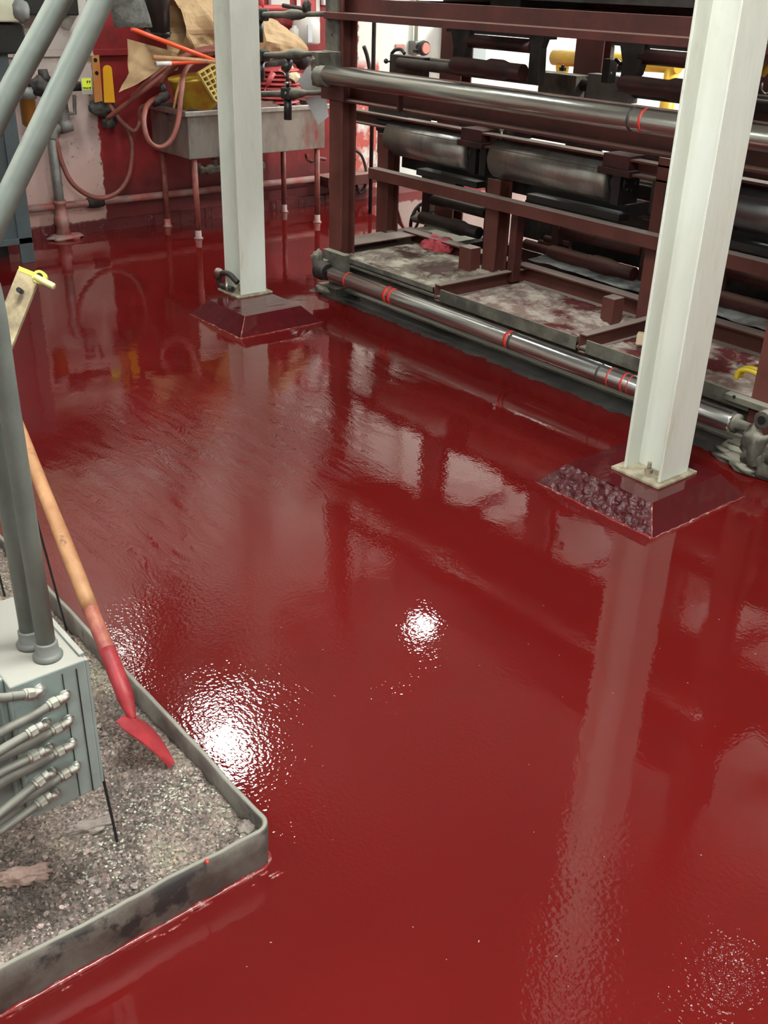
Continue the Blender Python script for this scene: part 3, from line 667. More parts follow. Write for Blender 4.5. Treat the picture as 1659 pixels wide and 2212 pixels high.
# hydraulic clamp plate and levers at right foot of the machine
bm = NB(); a = py(1569, 838, 3.56); b2 = py(1659, 890, 3.56); box(bm, a.x, -1.9, 3.555, 3.6, b2.z-.01, a.z-.02); part('end_block', bm, 'dusty_steel', bevel=.004)
bm = NB(); a = py(1586, 857, 3.553); cyl(bm, a, a+Vector((0, -.003, 0)), .007, 12); part('bolt', bm, 'black')
rx = py(1590, 900, 3.5).x
bm = NB(); lathe(bm, (rx, 3.5, .155), (rx+.07, 3.5, .155), [(0, .04), (.2, .04), (.21, .022), (1, .02)], 24); part('bearing', bm, 'dusty_steel')
bm = NB(); a = Vector((rx+.075, 3.48, .13)); b2 = Vector((rx+.15, 3.46, .235))
tube(bm, [a, a.lerp(b2, .5), b2], .02, 10); lathe(bm, b2+Vector((0, -.03, 0)), b2+Vector((0, .03, 0)), [(0, .034), (1, .034)], 18); part('lever', bm, 'dusty_steel')
bm = NB(); cyl(bm, b2+Vector((0, -.033, 0)), b2+Vector((0, -.03, 0)), .017, 14); part('bolt', bm, 'black')
bm = NB(); a = Vector((rx+.13, 3.46, .10)); blob(bm, a, (.06, .05, .08), 2, .5); blob(bm, a+Vector((.08, .0, -.04)), (.05, .05, .07), 5, .5); lathe(bm, a+Vector((.08, -.02, -.02)), a+Vector((.08, -.02, .06)), [(0, .025), (.6, .028), (.8, .022), (1, .01)], 14); part('clamp_block', bm, 'dusty_steel')
bm = NB(); blob(bm, (rx+.1, 3.5, .015), (.16, .09, .02), 7, .6); part('grime', bm, 'dusty_steel')
# guide rods reaching from the left post towards the sink, with sensor clamps
def grod(y0px, y1px, x1px, clampx, big=True, Y=3.60):
    a = py(706, y0px, Y); b2 = py(x1px, y1px, Y); d = b2-a
    bm = NB(); lathe(bm, a, b2, [(0, .014), (.18, .014), (.2, .020), (.24, .028), (.30, .030), (.36, .020), (.4, .018), (1, .018)], 16); g_ = part('guide_rod', bm, 'dusty_steel')
    k = py(clampx, y0px+(y1px-y0px)*(706-clampx)/(706-x1px), Y)
    bm = NB(); box(bm, k.x-.03, k.x+.055, Y-.035, Y+.035, k.z-.03, k.z+.035); obj('sensor_clamp', bm, 'black', g_, .008)
    bm = NB(); cyl(bm, k+Vector((.0, 0, -.02)), k+Vector((-.005, 0, -.145)), .024, 16); obj('sensor_barrel', bm, 'black', g_)
    bm = NB(); cyl(bm, k+Vector((.028, -.04, .005)), k+Vector((.028, -.033, .005)), .008, 12); obj('screw_head', bm, 'zinc', g_)
    return k
grod(30, 34, 480, 560); grod(115, 123, 480, 563)
k = grod(200, 205, 480, 622)
bm = NB(); lathe(bm, k+Vector((.0, 0, .05)), k+Vector((-.002, 0, .062)), [(0, .02), (1, .02)], 16); part('clamp_cap', bm, 'zinc')
bm = NB(); lathe(bm, k+Vector((0, -.02, .125)), k+Vector((-.01, .02, .19)), [(0, .022), (.3, .03), (.7, .033), (1, .018)], 18); cyl(bm, k+Vector((0, 0, .03)), k+Vector((0, -.005, .14)), .01, 10); part('star_knob', bm, 'black')
bm = NB(); cyl(bm, py(612, 12, YA), py(668, 22, YA), .012, 10); a = py(662, 14, YA); blob(bm, a, (.026, .026, .034), 3, .2); part('swivel_joint', bm, 'dark_steel')

# ---- loose things lying on the machine
def pink_rag():
    a = pz(942, 535, .225); bm = NB()
    for i, (dx, dy, sx) in enumerate(((0, 0, .10), (-.06, .03, .06), (.08, -.02, .07), (.03, .05, .06))):
        g = bmesh.ops.create_icosphere(bm, subdivisions=4, radius=1)
        for v in g['verts']:
            n_ = v.co.copy(); k = .8+.5*(1-2*abs(noise.noise(n_*2.1+Vector((i*5, 0, 1)))))*.6
            v.co = Vector((a.x+dx+n_.x*sx*k, a.y+dy+n_.y*sx*.9*k, max(.222, .235+n_.z*.055*k)))
    for f in bm.faces: f.smooth = True
    tag(obj('pink_rag', bm, 'pink'), 'crumpled pink rag lying in the pale left drip pan', 'rag')
pink_rag()
def yl():
    a = pz(1613, 822, .25); bm = NB()
    pts = [a+Vector((-.04, -.02, 0)), a+Vector((-.035, -.01, .035)), a+Vector((.0, .0, .045)), a+Vector((.04, .01, .035)), a+Vector((.05, .0, .0))]
    for s in (0, 1):
        V = [(p+Vector((0, .03*s, 0))) for p in pts]
        tube(bm, V, .012, 8)
    tag(obj('yellow_clip', bm, 'tape'), 'small shiny yellow plastic clip in the pan right of the near column', 'clip')
yl()
bm = NB(); a = pz(1386, 742, .24); box(bm, a.x-.025, a.x+.025, a.y-.02, a.y+.02, .236, .29, Matrix.Rotation(.5, 3, 'Z')); tag(obj('cream_block', bm, 'cream_rag', None, .004), 'small cream block lying in the pan just left of the near column', 'block')
bm = NB(); a = pz(1312, 665, .245); crumple(bm, [a+Vector((-.05, -.03, 0)), a+Vector((.03, -.05, .01)), a+Vector((.07, .03, .03)), a+Vector((-.02, .04, .01))], 6, .006, 12, 3, .002)
tag(obj('paper_scrap', bm, 'kraft'), 'small pinkish paper scrap with a lifted corner in the middle pan', 'paper scrap')
bm = NB(); q = [pz(1128, 562, .29), pz(1300, 672, .29), pz(1385, 660, .29), pz(1240, 560, .29)]; q = [Vector((-4.0, 4.34, .292)), Vector((-2.98, 4.30, .292)), Vector((-2.98, 4.68, .292)), Vector((-4.05, 4.68, .292))]
crumple(bm, q, 30, .010, 5, 4, .002, False); tag(obj('plastic_sheet', bm, 'cloth_grey'), 'pale grey sheet spread behind the middle drip pan under the tubes', 'sheet')
bm = NB(); crumple(bm, [Vector((-2.9, 4.32, .292)), Vector((-1.9, 4.3, .292)), Vector((-1.9, 4.68, .3)), Vector((-2.9, 4.68, .3))], 24, .018, 5, 9, .002, False); tag(obj('plastic_sheet', bm, 'cloth_grey'), 'wrinkled pale grey sheet behind the pan right of the near column', 'sheet')
# paper held on the left post rod
t = thing('white_paper', 'white paper sheet hanging from the rods beside the roller end', 'paper', py(680, 200, 3.66))
bm = NB()
for q in ([(705, 118), (662, 146), (642, 175), (700, 205)], [(642, 175), (656, 196), (702, 200), (700, 170)], [(658, 210), (704, 205), (710, 252), (688, 270)]):
    P = [py(x_, y_, 3.66) for x_, y_ in q]; crumple(bm, P, 8, .006, 5, 2, .001, False)
obj('sheet', bm, 'paper', t)

# ------------------------------------------------------------------ curb tray, debris, shovel
ct = pz(585, 1780, .11)
X1, Y1 = -1.352, .845; X0, Y0 = -3.5, -.6; TH = .012; R = .035
t = thing('curb_tray', 'low grey steel curb tray full of fibre debris', 'tray', (-2.4, .1, 0))
bm = NB()
def outline(o):
    r = R-o; x1, y1, x0, y0 = X1-o, Y1-o, X0+o, Y0+o
    P = [(x0, y0), (x1, y0)]
    cx_, cy_ = x1-r, y1-r
    P += [(cx_+r*math.cos(a), cy_+r*math.sin(a)) for a in [k*PI/2/6 for k in range(7)]]
    P += [(x0, y1)]
    return P
O = outline(0); I = outline(TH); n = len(O)
def resamp(P, Q):
    out = []
    for k in range(len(P)):
        a, b_ = Vector(P[k]), Vector(P[(k+1) % len(P)]); c_, d_ = Vector(Q[k]), Vector(Q[(k+1) % len(P)])
        m_ = max(1, int((b_-a).length/.03))
        for j in range(m_): out.append((a.lerp(b_, j/m_), c_.lerp(d_, j/m_)))
    return out
RS = resamp(O, I); ro = []
for (o_, i_) in RS:
    w = .004*noise.noise(Vector((o_.x*7, o_.y*7, 0))); w2 = .0025*noise.noise(Vector((o_.x*30, o_.y*30, 2)))
    ro.append([bm.verts.new((o_.x, o_.y, 0)), bm.verts.new((o_.x+w, o_.y+w, .055)), bm.verts.new((o_.x+w, o_.y+w, .108+w2)), bm.verts.new(((o_.x+i_.x)/2+w, (o_.y+i_.y)/2+w, .112+w2)), bm.verts.new((i_.x+w, i_.y+w, .107+w2)), bm.verts.new((i_.x, i_.y, .0))])
for k in range(len(ro)):
    a, b_ = ro[k], ro[(k+1) % len(ro)]
    for j in range(5):
        f = bm.faces.new((a[j], b_[j], b_[j+1], a[j+1])); f.smooth = True
obj('side_wall', bm, 'curb', t)
# coating smeared along the foot of the curb
bm = NB()
P = [Vector((X1+.004, Y0+.02*k, .001)) for k in range(int((Y1-Y0-R)/.02))]
Q = [Vector((X1-R+(R+.004)*math.cos(a), Y1-R+(R+.004)*math.sin(a), .001)) for a in [k*PI/2/5 for k in range(6)]]
tube(bm, P+Q, .004, 6, False, taper=lambda s: .0025+.009*max(0, noise.noise(Vector((s*40, 1, 0)))+.35))
for k in range(26):
    yy = random.uniform(-.1, Y1); xx = X1+.01+abs(random.gauss(0, .02)); blob(bm, (xx, yy, .0), (random.uniform(.002, .006), random.uniform(.005, .02), .002), k, .4, 2, 1)
obj('coating_bead', bm, 'paint_smear', t)
def lvl(x, y):
    e_ = max(0, min(1, (X1-x)*4)); 
    return .048+.022*noise.fractal(Vector((x*2.3, y*2.6, 3)), .9, 2, 3)+.013*noise.fractal(Vector((x*14, y*14, 0)), .8, 2, 4)+.006*abs(noise.noise(Vector((x*60, y*60, 0))))+.02*max(0, 1-abs((Y1-.06)-y)*12)*.5
bm = NB(); grid(bm, X0+TH, X1-TH, Y0+TH, Y1-TH, 340, 200, lvl, .001)
dl = obj('debris_layer', bm, 'debris'); tag(dl, 'grey and pink fibre debris filling the curb tray', 'debris', None, 'stuff')
bm = NB()
for k in range(7500):
    x = X1-.02-abs(random.random()**1.3)*1.5; y = random.uniform(-.25, Y1-.02); z = lvl(x, y)
    s = random.uniform(.001, .0028)*(1 if random.random() < .95 else 2.); c_ = Vector((x, y, z+s*.4))
    R3 = Matrix.Rotation(random.uniform(0, 6), 3, 'Z') @ Matrix.Rotation(random.uniform(0, 6), 3, 'X')
    vs = [bm.verts.new(c_+R3 @ Vector(p)*s) for p in ((1.5, 0, 0), (-.6, 1, .1), (-.7, -.9, 0), (0, 0, .9))]
    for f in ((0, 1, 2), (0, 3, 1), (1, 3, 2), (2, 3, 0)): bm.faces.new([vs[i] for i in f])
tag(obj('debris_flakes', bm, 'chip'), 'loose pale flakes scattered over the fibre debris in the curb tray', 'debris', None, 'stuff')
def ico(sub):
    t_ = bmesh.new(); bmesh.ops.create_icosphere(t_, subdivisions=sub, radius=1); t_.verts.ensure_lookup_table()
    out = ([v.co.copy() for v in t_.verts], [[v.index for v in f.verts] for f in t_.faces]); t_.free(); return out
ICO1, ICO2 = ico(1), ico(2)
MT['lump_a'] = mat('lump_a', (.36, .29, .26), .9, 0, (.17, .12, .11), 40, bump=.003, bscale=120, col3=(.50, .36, .33), scale3=20, lo3=.52, hi3=.6)
MT['lump_b'] = mat('lump_b', (.56, .57, .45), .9, 0, (.34, .33, .26), 60, bump=.003, bscale=150)
for (m_, n_, spots_, nm_) in (('lump_a', 900, None, 'grey brown and pink lumps of fibre strewn through the curb tray'), ('lump_b', 500, ((420, 1700), (330, 1760), (480, 1760), (250, 1870)), 'pale greenish grains heaped in patches in the curb tray')):
    bm = NB()
    for k in range(n_):
        if spots_:
            p = pz(*random.choice(spots_), .05); x, y = p.x+random.gauss(0, .05), p.y+random.gauss(0, .05)
        else: x = X1-.02-abs(random.random()**1.2)*1.3; y = random.uniform(-.2, Y1-.02)
        if not (X0 < x < X1-.02 and y < Y1-.02): continue
        r_ = random.uniform(.002, .0065) if not spots_ else random.uniform(.0012, .003)
        rz_ = Matrix.Rotation(random.uniform(0, 3), 3, 'Z'); fy = random.uniform(.7, 1.6); c_ = Vector((x, y, lvl(x, y)+r_*.2)); vv = []
        for q in (ICO2 if not spots_ else ICO1)[0]:
            kk = 1+.6*noise.noise(q*2.5+Vector((k*1.1, k*.63, k*.3))); vv.append(bm.verts.new(c_+rz_ @ (Vector((q.x*1.3, q.y*fy, q.z*.6))*r_*kk)))
        for f in (ICO2 if not spots_ else ICO1)[1]: bm.faces.new([vv[i] for i in f])
    tag(obj('debris_lumps', bm, m_), nm_, 'debris', None, 'stuff')
for (p_, s_, m_, lab, rz) in (((55, 1893), (.055, .02, .014), 'pan_pink', 'pinkish clump of fibre at the left end of the curb tray', 1.1), ((200, 1790), (.06, .018, .012), 'pan_grey', 'flat grey-pink clump of fibre below the junction box', 1.2), ((535, 1790), (.022, .03, .014), 'pan_grey', 'grey fibre clump piled in the corner of the curb tray', .4)):
    if m_ not in MT: MT[m_] = mat(m_, (.52, .36, .31) if m_ == 'pan_pink' else (.30, .25, .22), .9, 0, (.38, .24, .21) if m_ == 'pan_pink' else (.22, .17, .15), 25, bump=.004, bscale=60)
    a = pz(*p_, .06); bm = NB(); blob(bm, (a.x, a.y, lvl(a.x, a.y)+s_[2]*.5), s_, 3, .5, 2.2, 4, True, Matrix.Rotation(rz, 3, 'Z')); tag(obj('fibre_clump', bm, m_), lab, 'debris', 'larger fibre clumps')
bm = NB(); a = pz(447, 1861, .112); blob(bm, (a.x, a.y, .113), (.007, .004, .003), 1, .2, 2, 2); tag(obj('pink_chip', bm, 'red_mark'), 'tiny bright pink chip resting on the front curb edge', 'chip')
# flecks stuck in the floor coating
bm = NB()
for k in range(34):
    x_ = random.uniform(500, 1640); y_ = random.uniform(1300, 2200); p = pz(x_, y_)
    blob(bm, (p.x, p.y, .0003), (random.uniform(.0006, .0015), random.uniform(.001, .004), .0006), k, .4, 2, 1, True, Matrix.Rotation(random.uniform(0, 3), 3, 'Z'))
tag(obj('paint_flecks', bm, 'chip'), 'tiny pale flecks stuck in the red floor coating', 'flecks', None, 'stuff')
# shovel
sh = thing('shovel', 'shovel with a wooden handle and red blade stuck in the debris', 'shovel', pz(390, 1660, .07))
tip = pz(388, 1660, .065)
def pd(x, y, depth): d = ray(x, y); return Vector((0, 0, H))+d*depth
dt = (tip-Vector((0, 0, H))).dot(fw)
blade_top = pd(288, 1556, dt+.02); sock = pd(262, 1480, dt+.05); mid = pd(225, 1400, dt+.09); topc = pd(62, 985, dt+.42)
hd = (topc-sock).normalized(); top2 = topc+hd*.22
def hr(s): return .0195+.001*math.sin(s*9)
bm = NB(); hv0 = sock; npt = 20
hj = sock.lerp(topc, .30)
tube(bm, [hj.lerp(top2, k/npt)+Vector((0, 0, .012*math.sin(k/npt*PI))) for k in range(npt+1)], .017, 18, False, taper=hr); obj('handle', bm, 'wood', sh)
bm = NB(); tube(bm, [sock.lerp(hj, k/8) for k in range(9)]+[hj+hd*.01], .0172, 18, False, taper=lambda s: .0195); obj('handle_end', bm, 'wood_red', sh, label='red paint stained lower end of the wooden handle')
bm = NB(); tube(bm, [sock.lerp(hj, .45), sock, sock.lerp(blade_top, .45), blade_top.lerp(sock, .12), blade_top, blade_top.lerp(tip, .12)], .018, 18, True, taper=lambda s: .0205 if s < .35 else (.0205-(s-.35)*.042 if s < .62 else .0092-.006*(s-.62)/.38)); obj('socket', bm, 'shovel_red', sh)
# blade seen nearly edge on: width axis towards the camera
dirn = (tip-blade_top).normalized(); tocam = (Vector((0, 0, H))-tip).normalized(); 
side = px(270, 1540, blade_top.x); lefttop = pd(270, 1541, dt-.03)
wax = (lefttop-blade_top); wax = (wax-dirn*wax.dot(dirn)); wl = .072; tc_ = (tocam-dirn*tocam.dot(dirn)).normalized(); wv = (dirn.cross(tc_).normalized()*.30+tc_*.95).normalized()
nrm = dirn.cross(wv).normalized(); Lb = (tip-blade_top).length*1.0
bm = NB(); NU, NV = 24, 12
prof = lambda s: (.7+.3*min(1, s*6))*(1 if s < .25 else max(.03, 1-((s-.25)/.75)**1.45))
for s_ in (0, 1):
    V = []
    for i in range(NU+1):
        s = i/NU; w = wl*prof(s); r = []
        for j in range(NV+1):
            a = -1+2*j/NV; p = blade_top+dirn*(s*Lb*1.02-.02)+wv*(a*w)+nrm*(.016*a*a+(-.012*math.sin(s*PI)) - .0022*s_+ .008*math.exp(-(a*4)**2)*max(0, 1-s*2.2))
            r.append(bm.verts.new(p))
        V.append(r)
    for i in range(NU):
        for j in range(NV):
            f = bm.faces.new((V[i][j], V[i+1][j], V[i+1][j+1], V[i][j+1])); f.smooth = True
obj('blade', bm, 'shovel_red', sh)
# threaded rods
def rod(p0, p1, lab, r=.0035):
    bm = NB(); p0 = Vector(p0); p1 = Vector(p1); nn = 60
    lathe(bm, p0, p1, [(k/nn, r*(1 if k % 2 else .85)) for k in range(nn+1)], 8); tag(obj('threaded_rod', bm, 'rod'), lab, 'rod', 'thin dark rods standing in the debris')
a = pz(255, 1825, .055); b_ = px(205, 1600, a.x-.035); rod(a, a+(b_-a)*1.9, 'thin dark rod standing in the debris in front of the shovel, beside the junction box')
a = pz(144, 1362, .055); b_ = px(100, 1200, a.x-.02); rod(a, a+(b_-a)*1.6, 'thin dark rod standing behind the grey conduit near the tray edge')
a = pz(10, 1288, .055); b_ = px(-12, 1200, a.x-.01); rod(a, a+(b_-a)*2.5, 'thin dark rod at the left end of the tray behind the junction box')

# ------------------------------------------------------------------ junction box, conduits, flexible hoses
zb, zt = .30, .603
bx1, by1 = -1.472, .536; by0 = .398; bx0 = -1.75
jb = thing('junction_box', 'grey painted steel junction box hanging on two conduits above the debris', 'junction box', ((bx0+bx1)/2, (by0+by1)/2, zb))
bm = NB(); box(bm, bx0, bx1, by0, by1, zb, zt); obj('body', bm, 'gray_paint', jb, .003)
bm = NB(); box(bm, bx0+.01, bx1-.002, by1, by1+.006, zb+.01, zt-.004); obj('side_lip', bm, 'gray_paint', jb, .001)
bm = NB(); box(bm, bx1, bx1+.0025, by1-.020, by1-.0185, zb+.004, zt-.012); box(bm, bx1, bx1+.0025, by1-.046, by1-.045, zb+.004, zt-.012); obj('seam', bm, 'black', jb)
bm = NB(); box(bm, bx1-.05, bx1-.03, by0-.012, by0, zb, zt); box(bm, bx1-.19, bx1-.05, by0-.05, by0, zb-.03, zt-.012); obj('side_cover', bm, 'gray_paint', jb, .003)
bm = NB(); box(bm, bx0+.02, bx1-.012, by1-.006, by1+.004, zt, zt+.006); obj('top_edge', bm, 'gray_paint', jb, .001)
def conduit(bx, by, r, pts2, lab):
    t = thing('conduit_pipe', lab, 'conduit', (bx, by, zt), 'grey painted conduits')
    bm = NB(); pts = [Vector((bx, by, zt+.01)), Vector((bx, by, .85)), Vector((bx, by, 1.1))]+pts2
    # straight run, elbow, straight run
    P = [pts[0], pts[1], pts[2]]+spl(pts[2:], 10)[1:]
    tube(bm, P, r, 28, False); obj('pipe', bm, 'conduit', t)
    bm = NB(); lathe(bm, (bx, by, zt), (bx, by, zt+.035), [(0, r*1.55), (.15, r*1.6), (.3, r*1.35), (.35, r*1.22), (.9, r*1.22), (1, r*1.12)], 28); obj('hub', bm, 'steel_grey', t)
    return t
k1 = pz(104, 1418, zt); 
dd = (Vector((k1.x, k1.y, 1.3))-Vector((0, 0, H))).dot(fw)
e1 = pd(-34, 600, dd); e2 = pd(-20, 505, dd*.985); e3 = pd(110, 232, dd*.975); e4 = pd(228, -20, dd*.965); e5 = pd(400, -420, dd*.95)
conduit(k1.x, k1.y, .0168, [Vector((k1.x, k1.y, 1.25)), pd(-38, 560, dd), e2, e3, e4, e5], 'front grey conduit rising from the junction box and bending up to the right')
k2 = pz(68, 1392, zt)
dd2 = (Vector((k2.x, k2.y, 1.3))-Vector((0, 0, H))).dot(fw)
f2 = pd(-60, 370, dd2*.985); f3 = pd(18, 205, dd2*.975); f4 = pd(139, -20, dd2*.965); f5 = pd(340, -420, dd2*.95)
conduit(k2.x, k2.y, .0168, [Vector((k2.x, k2.y, 1.2)), pd(-100, 490, dd2), f2, f3, f4, f5], 'grey conduit behind the front one, rising from the rear of the junction box')
NM = ['top row single', 'second row right', 'third row right', 'third row left', 'fourth row right', 'fourth row left', 'fifth row right', 'fifth row left', 'bottom']
FL = [((84, 1487), (57, 1501), (0, 1508), (-120, 1512), 1), ((139, 1500), (111, 1523), (0, 1583), (-120, 1655), 1), ((146, 1553), (117, 1577), (38, 1619), (-120, 1700), 1), ((97, 1560), (65, 1583), (0, 1622), (-120, 1700), 0),
      ((153, 1603), (123, 1626), (0, 1694), (-120, 1775), 1), ((103, 1614), (68, 1636), (0, 1669), (-120, 1740), 0), ((162, 1653), (136, 1675), (22, 1745), (-120, 1850), 1), ((110, 1665), (81, 1691), (0, 1757), (-120, 1860), 0), ((118, 1712), (85, 1735), (0, 1795), (-120, 1880), 0)]
LB = ['uppermost flexible hose on the junction box, running level to the left', 'second highest hose on the junction box, elbow near its right edge', 'right-hand hose just below the second highest one on the junction box',
      'left-hand hose on the junction box, upper of its column of four', 'right-hand hose at mid height on the junction box face', 'left-hand hose on the junction box, second of its column of four',
      'lowest of the right-hand elbow hoses on the junction box', 'left-hand hose on the junction box, third of its column of four', 'lowest flexible hose of all on the junction box face']
for i, (a, b_, c_, d_, kind) in enumerate(FL):
    xo = .030 if kind else .042
    A0 = px(*a, bx1); A1 = px(*a, bx1+.016); B = px(*b_, bx1+xo-.004); Cc = px(*c_, bx1+xo+.004); D = px(*d_, bx1+xo+.02)
    t = thing('flexible_hose', LB[i], 'hose', A0, 'flexible hoses on the junction box')
    r = .0082
    Bd = (Cc-B).normalized(); Bs = B-Bd*.012
    bm = NB(); tube(bm, [Vector((bx1-.002, A0.y, A0.z)), Vector((bx1+.008, A0.y, A0.z)), A1.lerp(Bs, .15)+Vector((.008, 0, 0)), Bs.lerp(A1, .35)+Vector((.003, 0, 0)), Bs], r*.9, 16, True, 5); lathe(bm, (bx1, A0.y, A0.z), (bx1+.004, A0.y, A0.z), [(0, r*1.35), (1, r*1.3)], 18); blob(bm, A1+Vector((.004, 0, 0)), (r*1.02, r*1.02, r*1.02), 0, 0)
    obj('elbow', bm, 'zinc', t)
    bm = NB(); lathe(bm, Bs-Bd*.012, Bs, [(0, r*1.08), (.2, r*1.2), (.4, r*1.02), (.6, r*1.22), (1, r*1.1)], 18); obj('collar', bm, 'zinc', t)
    bm = NB(); lathe(bm, Bs, Bs+Bd*.014, [(0, r*1.25), (.08, r*1.42), (.92, r*1.42), (1, r*1.25)], 8, False); lathe(bm, Bs+Bd*.014, Bs+Bd*.019, [(0, r*1.25), (1, r*1.18)], 18); obj('nut', bm, 'zinc', t)
    bm = NB(); tube(bm, [Bs+Bd*.014, B+Bd*.03, B.lerp(Cc, .6), Cc, D], r, 16, True, 6); obj('jacket', bm, 'flex', t)

# beige lever with yellow head, left edge
D0 = 2.3
lt = thing('lever_arm', 'beige worn steel lever with a yellow tipped pin, behind the grey conduit', 'lever', pd(-60, 1100, D0))
A = pd(66, 592, D0); Bb = pd(8, 738, D0); ax = (Bb-A); axn = ax.normalized(); sidev = (pd(87, 612, D0)-pd(45, 580, D0)); sidev = (sidev-axn*sidev.dot(axn)).normalized(); thick = axn.cross(sidev).normalized()
hw_ = .026
low = A+axn*1.15
bm = NB(); prism(bm, [A-sidev*hw_, A+sidev*hw_, low+sidev*hw_, low-sidev*hw_], thick*.012); obj('arm', bm, 'beige', lt, .001)
bm = NB(); prism(bm, [A-sidev*hw_-axn*.006, A+sidev*hw_-axn*.006, A+sidev*(hw_+.004)+axn*.004, A-sidev*(hw_-.004)+axn*.004], thick*.014-thick*.001)
lathe(bm, A+sidev*.026-thick*.004, A+sidev*.026+thick*.016, [(0, .015), (1, .015)], 20); o = obj('head', bm, 'yellow_edge', lt)
bm = NB(); lathe(bm, A+sidev*.027-thick*.006, A+sidev*.027-thick*.0042, [(0, .009), (1, .009)], 16); lathe(bm, A+sidev*.027+thick*.0165, A+sidev*.027+thick*.018, [(0, .009), (1, .009)], 16); obj('hole', bm, 'black', lt)
bm = NB(); a0 = pd(75, 598, D0-.03); a1 = pd(118, 620, D0-.03); lathe(bm, a0, a1, [(0, .0075), (.93, .0075), (1, .0055)], 18); obj('pin', bm, 'olive', lt)
bm = NB(); a0 = pd(47, 630, D0-.02); lathe(bm, a0, a0+thick*.02, [(0, .006), (1, .006)], 12); obj('hole', bm, 'black', lt)

# ------------------------------------------------------------------ sink at the left wall
SX0, SX1, SY0, SY1, SB, SR = -7.06, -6.52, 3.57, 4.72, .55, .86
sk = thing('utility_sink', 'long stainless steel utility sink on red stained legs at the red wall', 'sink', ((SX0+SX1)/2, (SY0+SY1)/2, 0))
bm = NB(); T = .012
A_ = [(SX0, SY0), (SX1, SY0), (SX1, SY1), (SX0, SY1)]; B_ = [(SX0+T, SY0+T), (SX1-T, SY0+T), (SX1-T, SY1-T), (SX0+T, SY1-T)]
def ringv(P, z, bm): return [bm.verts.new((x, y, z)) for x, y in P]
r1, r2, r3, r4 = ringv(A_, SB, bm), ringv(A_, SR, bm), ringv(B_, SR, bm), ringv(B_, SB+T, bm)
for a, b_ in ((r1, r2), (r2, r3), (r3, r4)):
    for k in range(4): bm.faces.new((a[k], a[(k+1) % 4], b_[(k+1) % 4], b_[k]))
bm.faces.new(r1); bm.faces.new(r4); obj('basin', bm, 'stainless', sk, .01)
bm = NB(); w = .028
for (x0, x1, y0, y1) in ((SX1-.01, SX1+w, SY0-w, SY1+w), (SX0-.0, SX0+.02, SY0-w, SY1+w), (SX0, SX1, SY0-w, SY0+.01), (SX0, SX1, SY1-.01, SY1+w)): box(bm, x0, x1, y0, y1, SR-.028, SR+.004)
obj('rim', bm, 'stainless_rim', sk, .003)
for (x, y) in ((SX1-.03, SY0+.05), (SX1-.03, SY1-.05), (SX0+.05, SY0+.05), (SX0+.05, SY1-.05)):
    bm = NB(); cyl(bm, (x, y, .015), (x, y, SB), .021, 16); lg = obj('leg', bm, 'leg_red', sk)
    bm = NB(); lathe(bm, (x, y, 0), (x, y, .06), [(0, .034), (.1, .034), (.2, .024), (1, .022)], 16); obj('foot', bm, 'pipe_redwall', lg)
bm = NB(); a = px(430, 368, -6.6); b2 = px(480, 366, -6.6); lathe(bm, a, b2+Vector((0, .35, 0)), [(0, .028), (.05, .03), (.06, .02), (.12, .02), (.13, .035), (.2, .035), (.22, .024), (.5, .03), (1, .028)], 16); c_ = a.lerp(b2, .7); cyl(bm, c_, c_+Vector((0, 0, .07)), .016, 12); blob(bm, c_+Vector((0, 0, .08)), (.026, .026, .016), 1, .1); cyl(bm, a+Vector((0, .0, .0)), a+Vector((0, 0, .05)), .014, 10); obj('drain_valve', bm, 'dusty_steel', sk)
bm = NB(); tube(bm, [px(662, 335, -6.7), px(664, 343, -6.6), px(672, 348, -6.6), px(680, 345, -6.6), px(690, 342, -6.6), px(703, 344, -6.6)], .014, 10); obj('drain_pipe', bm, 'leg_red', sk)
bm = NB(); blob(bm, ((SX0+SX1)/2, (SY0+SY1)/2, SR-.06), (.25, .55, .10), 4, .25, 3, 5); tag(obj('rubbish_heap', bm, 'dark_red'), 'dark heap of wet scraps filling the bottom of the utility sink', 'rubbish', None, 'stuff')
WX = -6.82
# kraft bags
def bag(name, label, a, b_, rad, sd, seg=40, nl=26, open_=True, m_='kraft', amp=.26, flat=1.):
    a = Vector(a); b_ = Vector(b_); d = b_-a; u, w = frame(d); bm = NB(); R = []
    for i in range(nl+1):
        t = i/nl; rr = rad(t); row = []
        for k in range(seg):
            an = 2*PI*k/seg; q = Vector((math.cos(an)*1.0, math.sin(an)*1.0, t*1.9+sd))
            f = 1-2*abs(noise.noise(q)); f2 = 1-2*abs(noise.noise(q*2.3+Vector((7, 0, 0))))
            r = rr*(1+amp*(f-.4)+amp*.4*(f2-.4)); row.append(bm.verts.new(a+d*t+(u*math.cos(an)+w*math.sin(an)*flat)*r))
        R.append(row)
    for i in range(nl):
        for k in range(seg): bm.faces.new((R[i][k], R[i][(k+1) % seg], R[i+1][(k+1) % seg], R[i+1][k]))
    if open_:
        R2 = [bm.verts.new((a+d*.5)+(v.co-a)*.75) for v in R[0]]
        for k in range(seg): bm.faces.new((R[0][(k+1) % seg], R[0][k], R2[k], R2[(k+1) % seg]))
        bm.faces.new(R2)
    else: bm.faces.new(R[0])
    bm.faces.new(R[-1]); return obj(name, bm, m_)
tag(bag('paper_bag', '', px(374, 62, WX), px(500, 60, WX), lambda t: .15+.02*math.sin(t*5), 1), 'crumpled open brown paper bag on top of the hoses, left of the far column', 'paper bag', 'brown paper bags on the sink')
tag(bag('paper_bag', '', px(395, 18, WX-.1), px(480, 8, WX-.1), lambda t: .07+.05*t, 5), 'rear brown paper bag peeking out above the open crumpled bag', 'paper bag', 'brown paper bags on the sink')
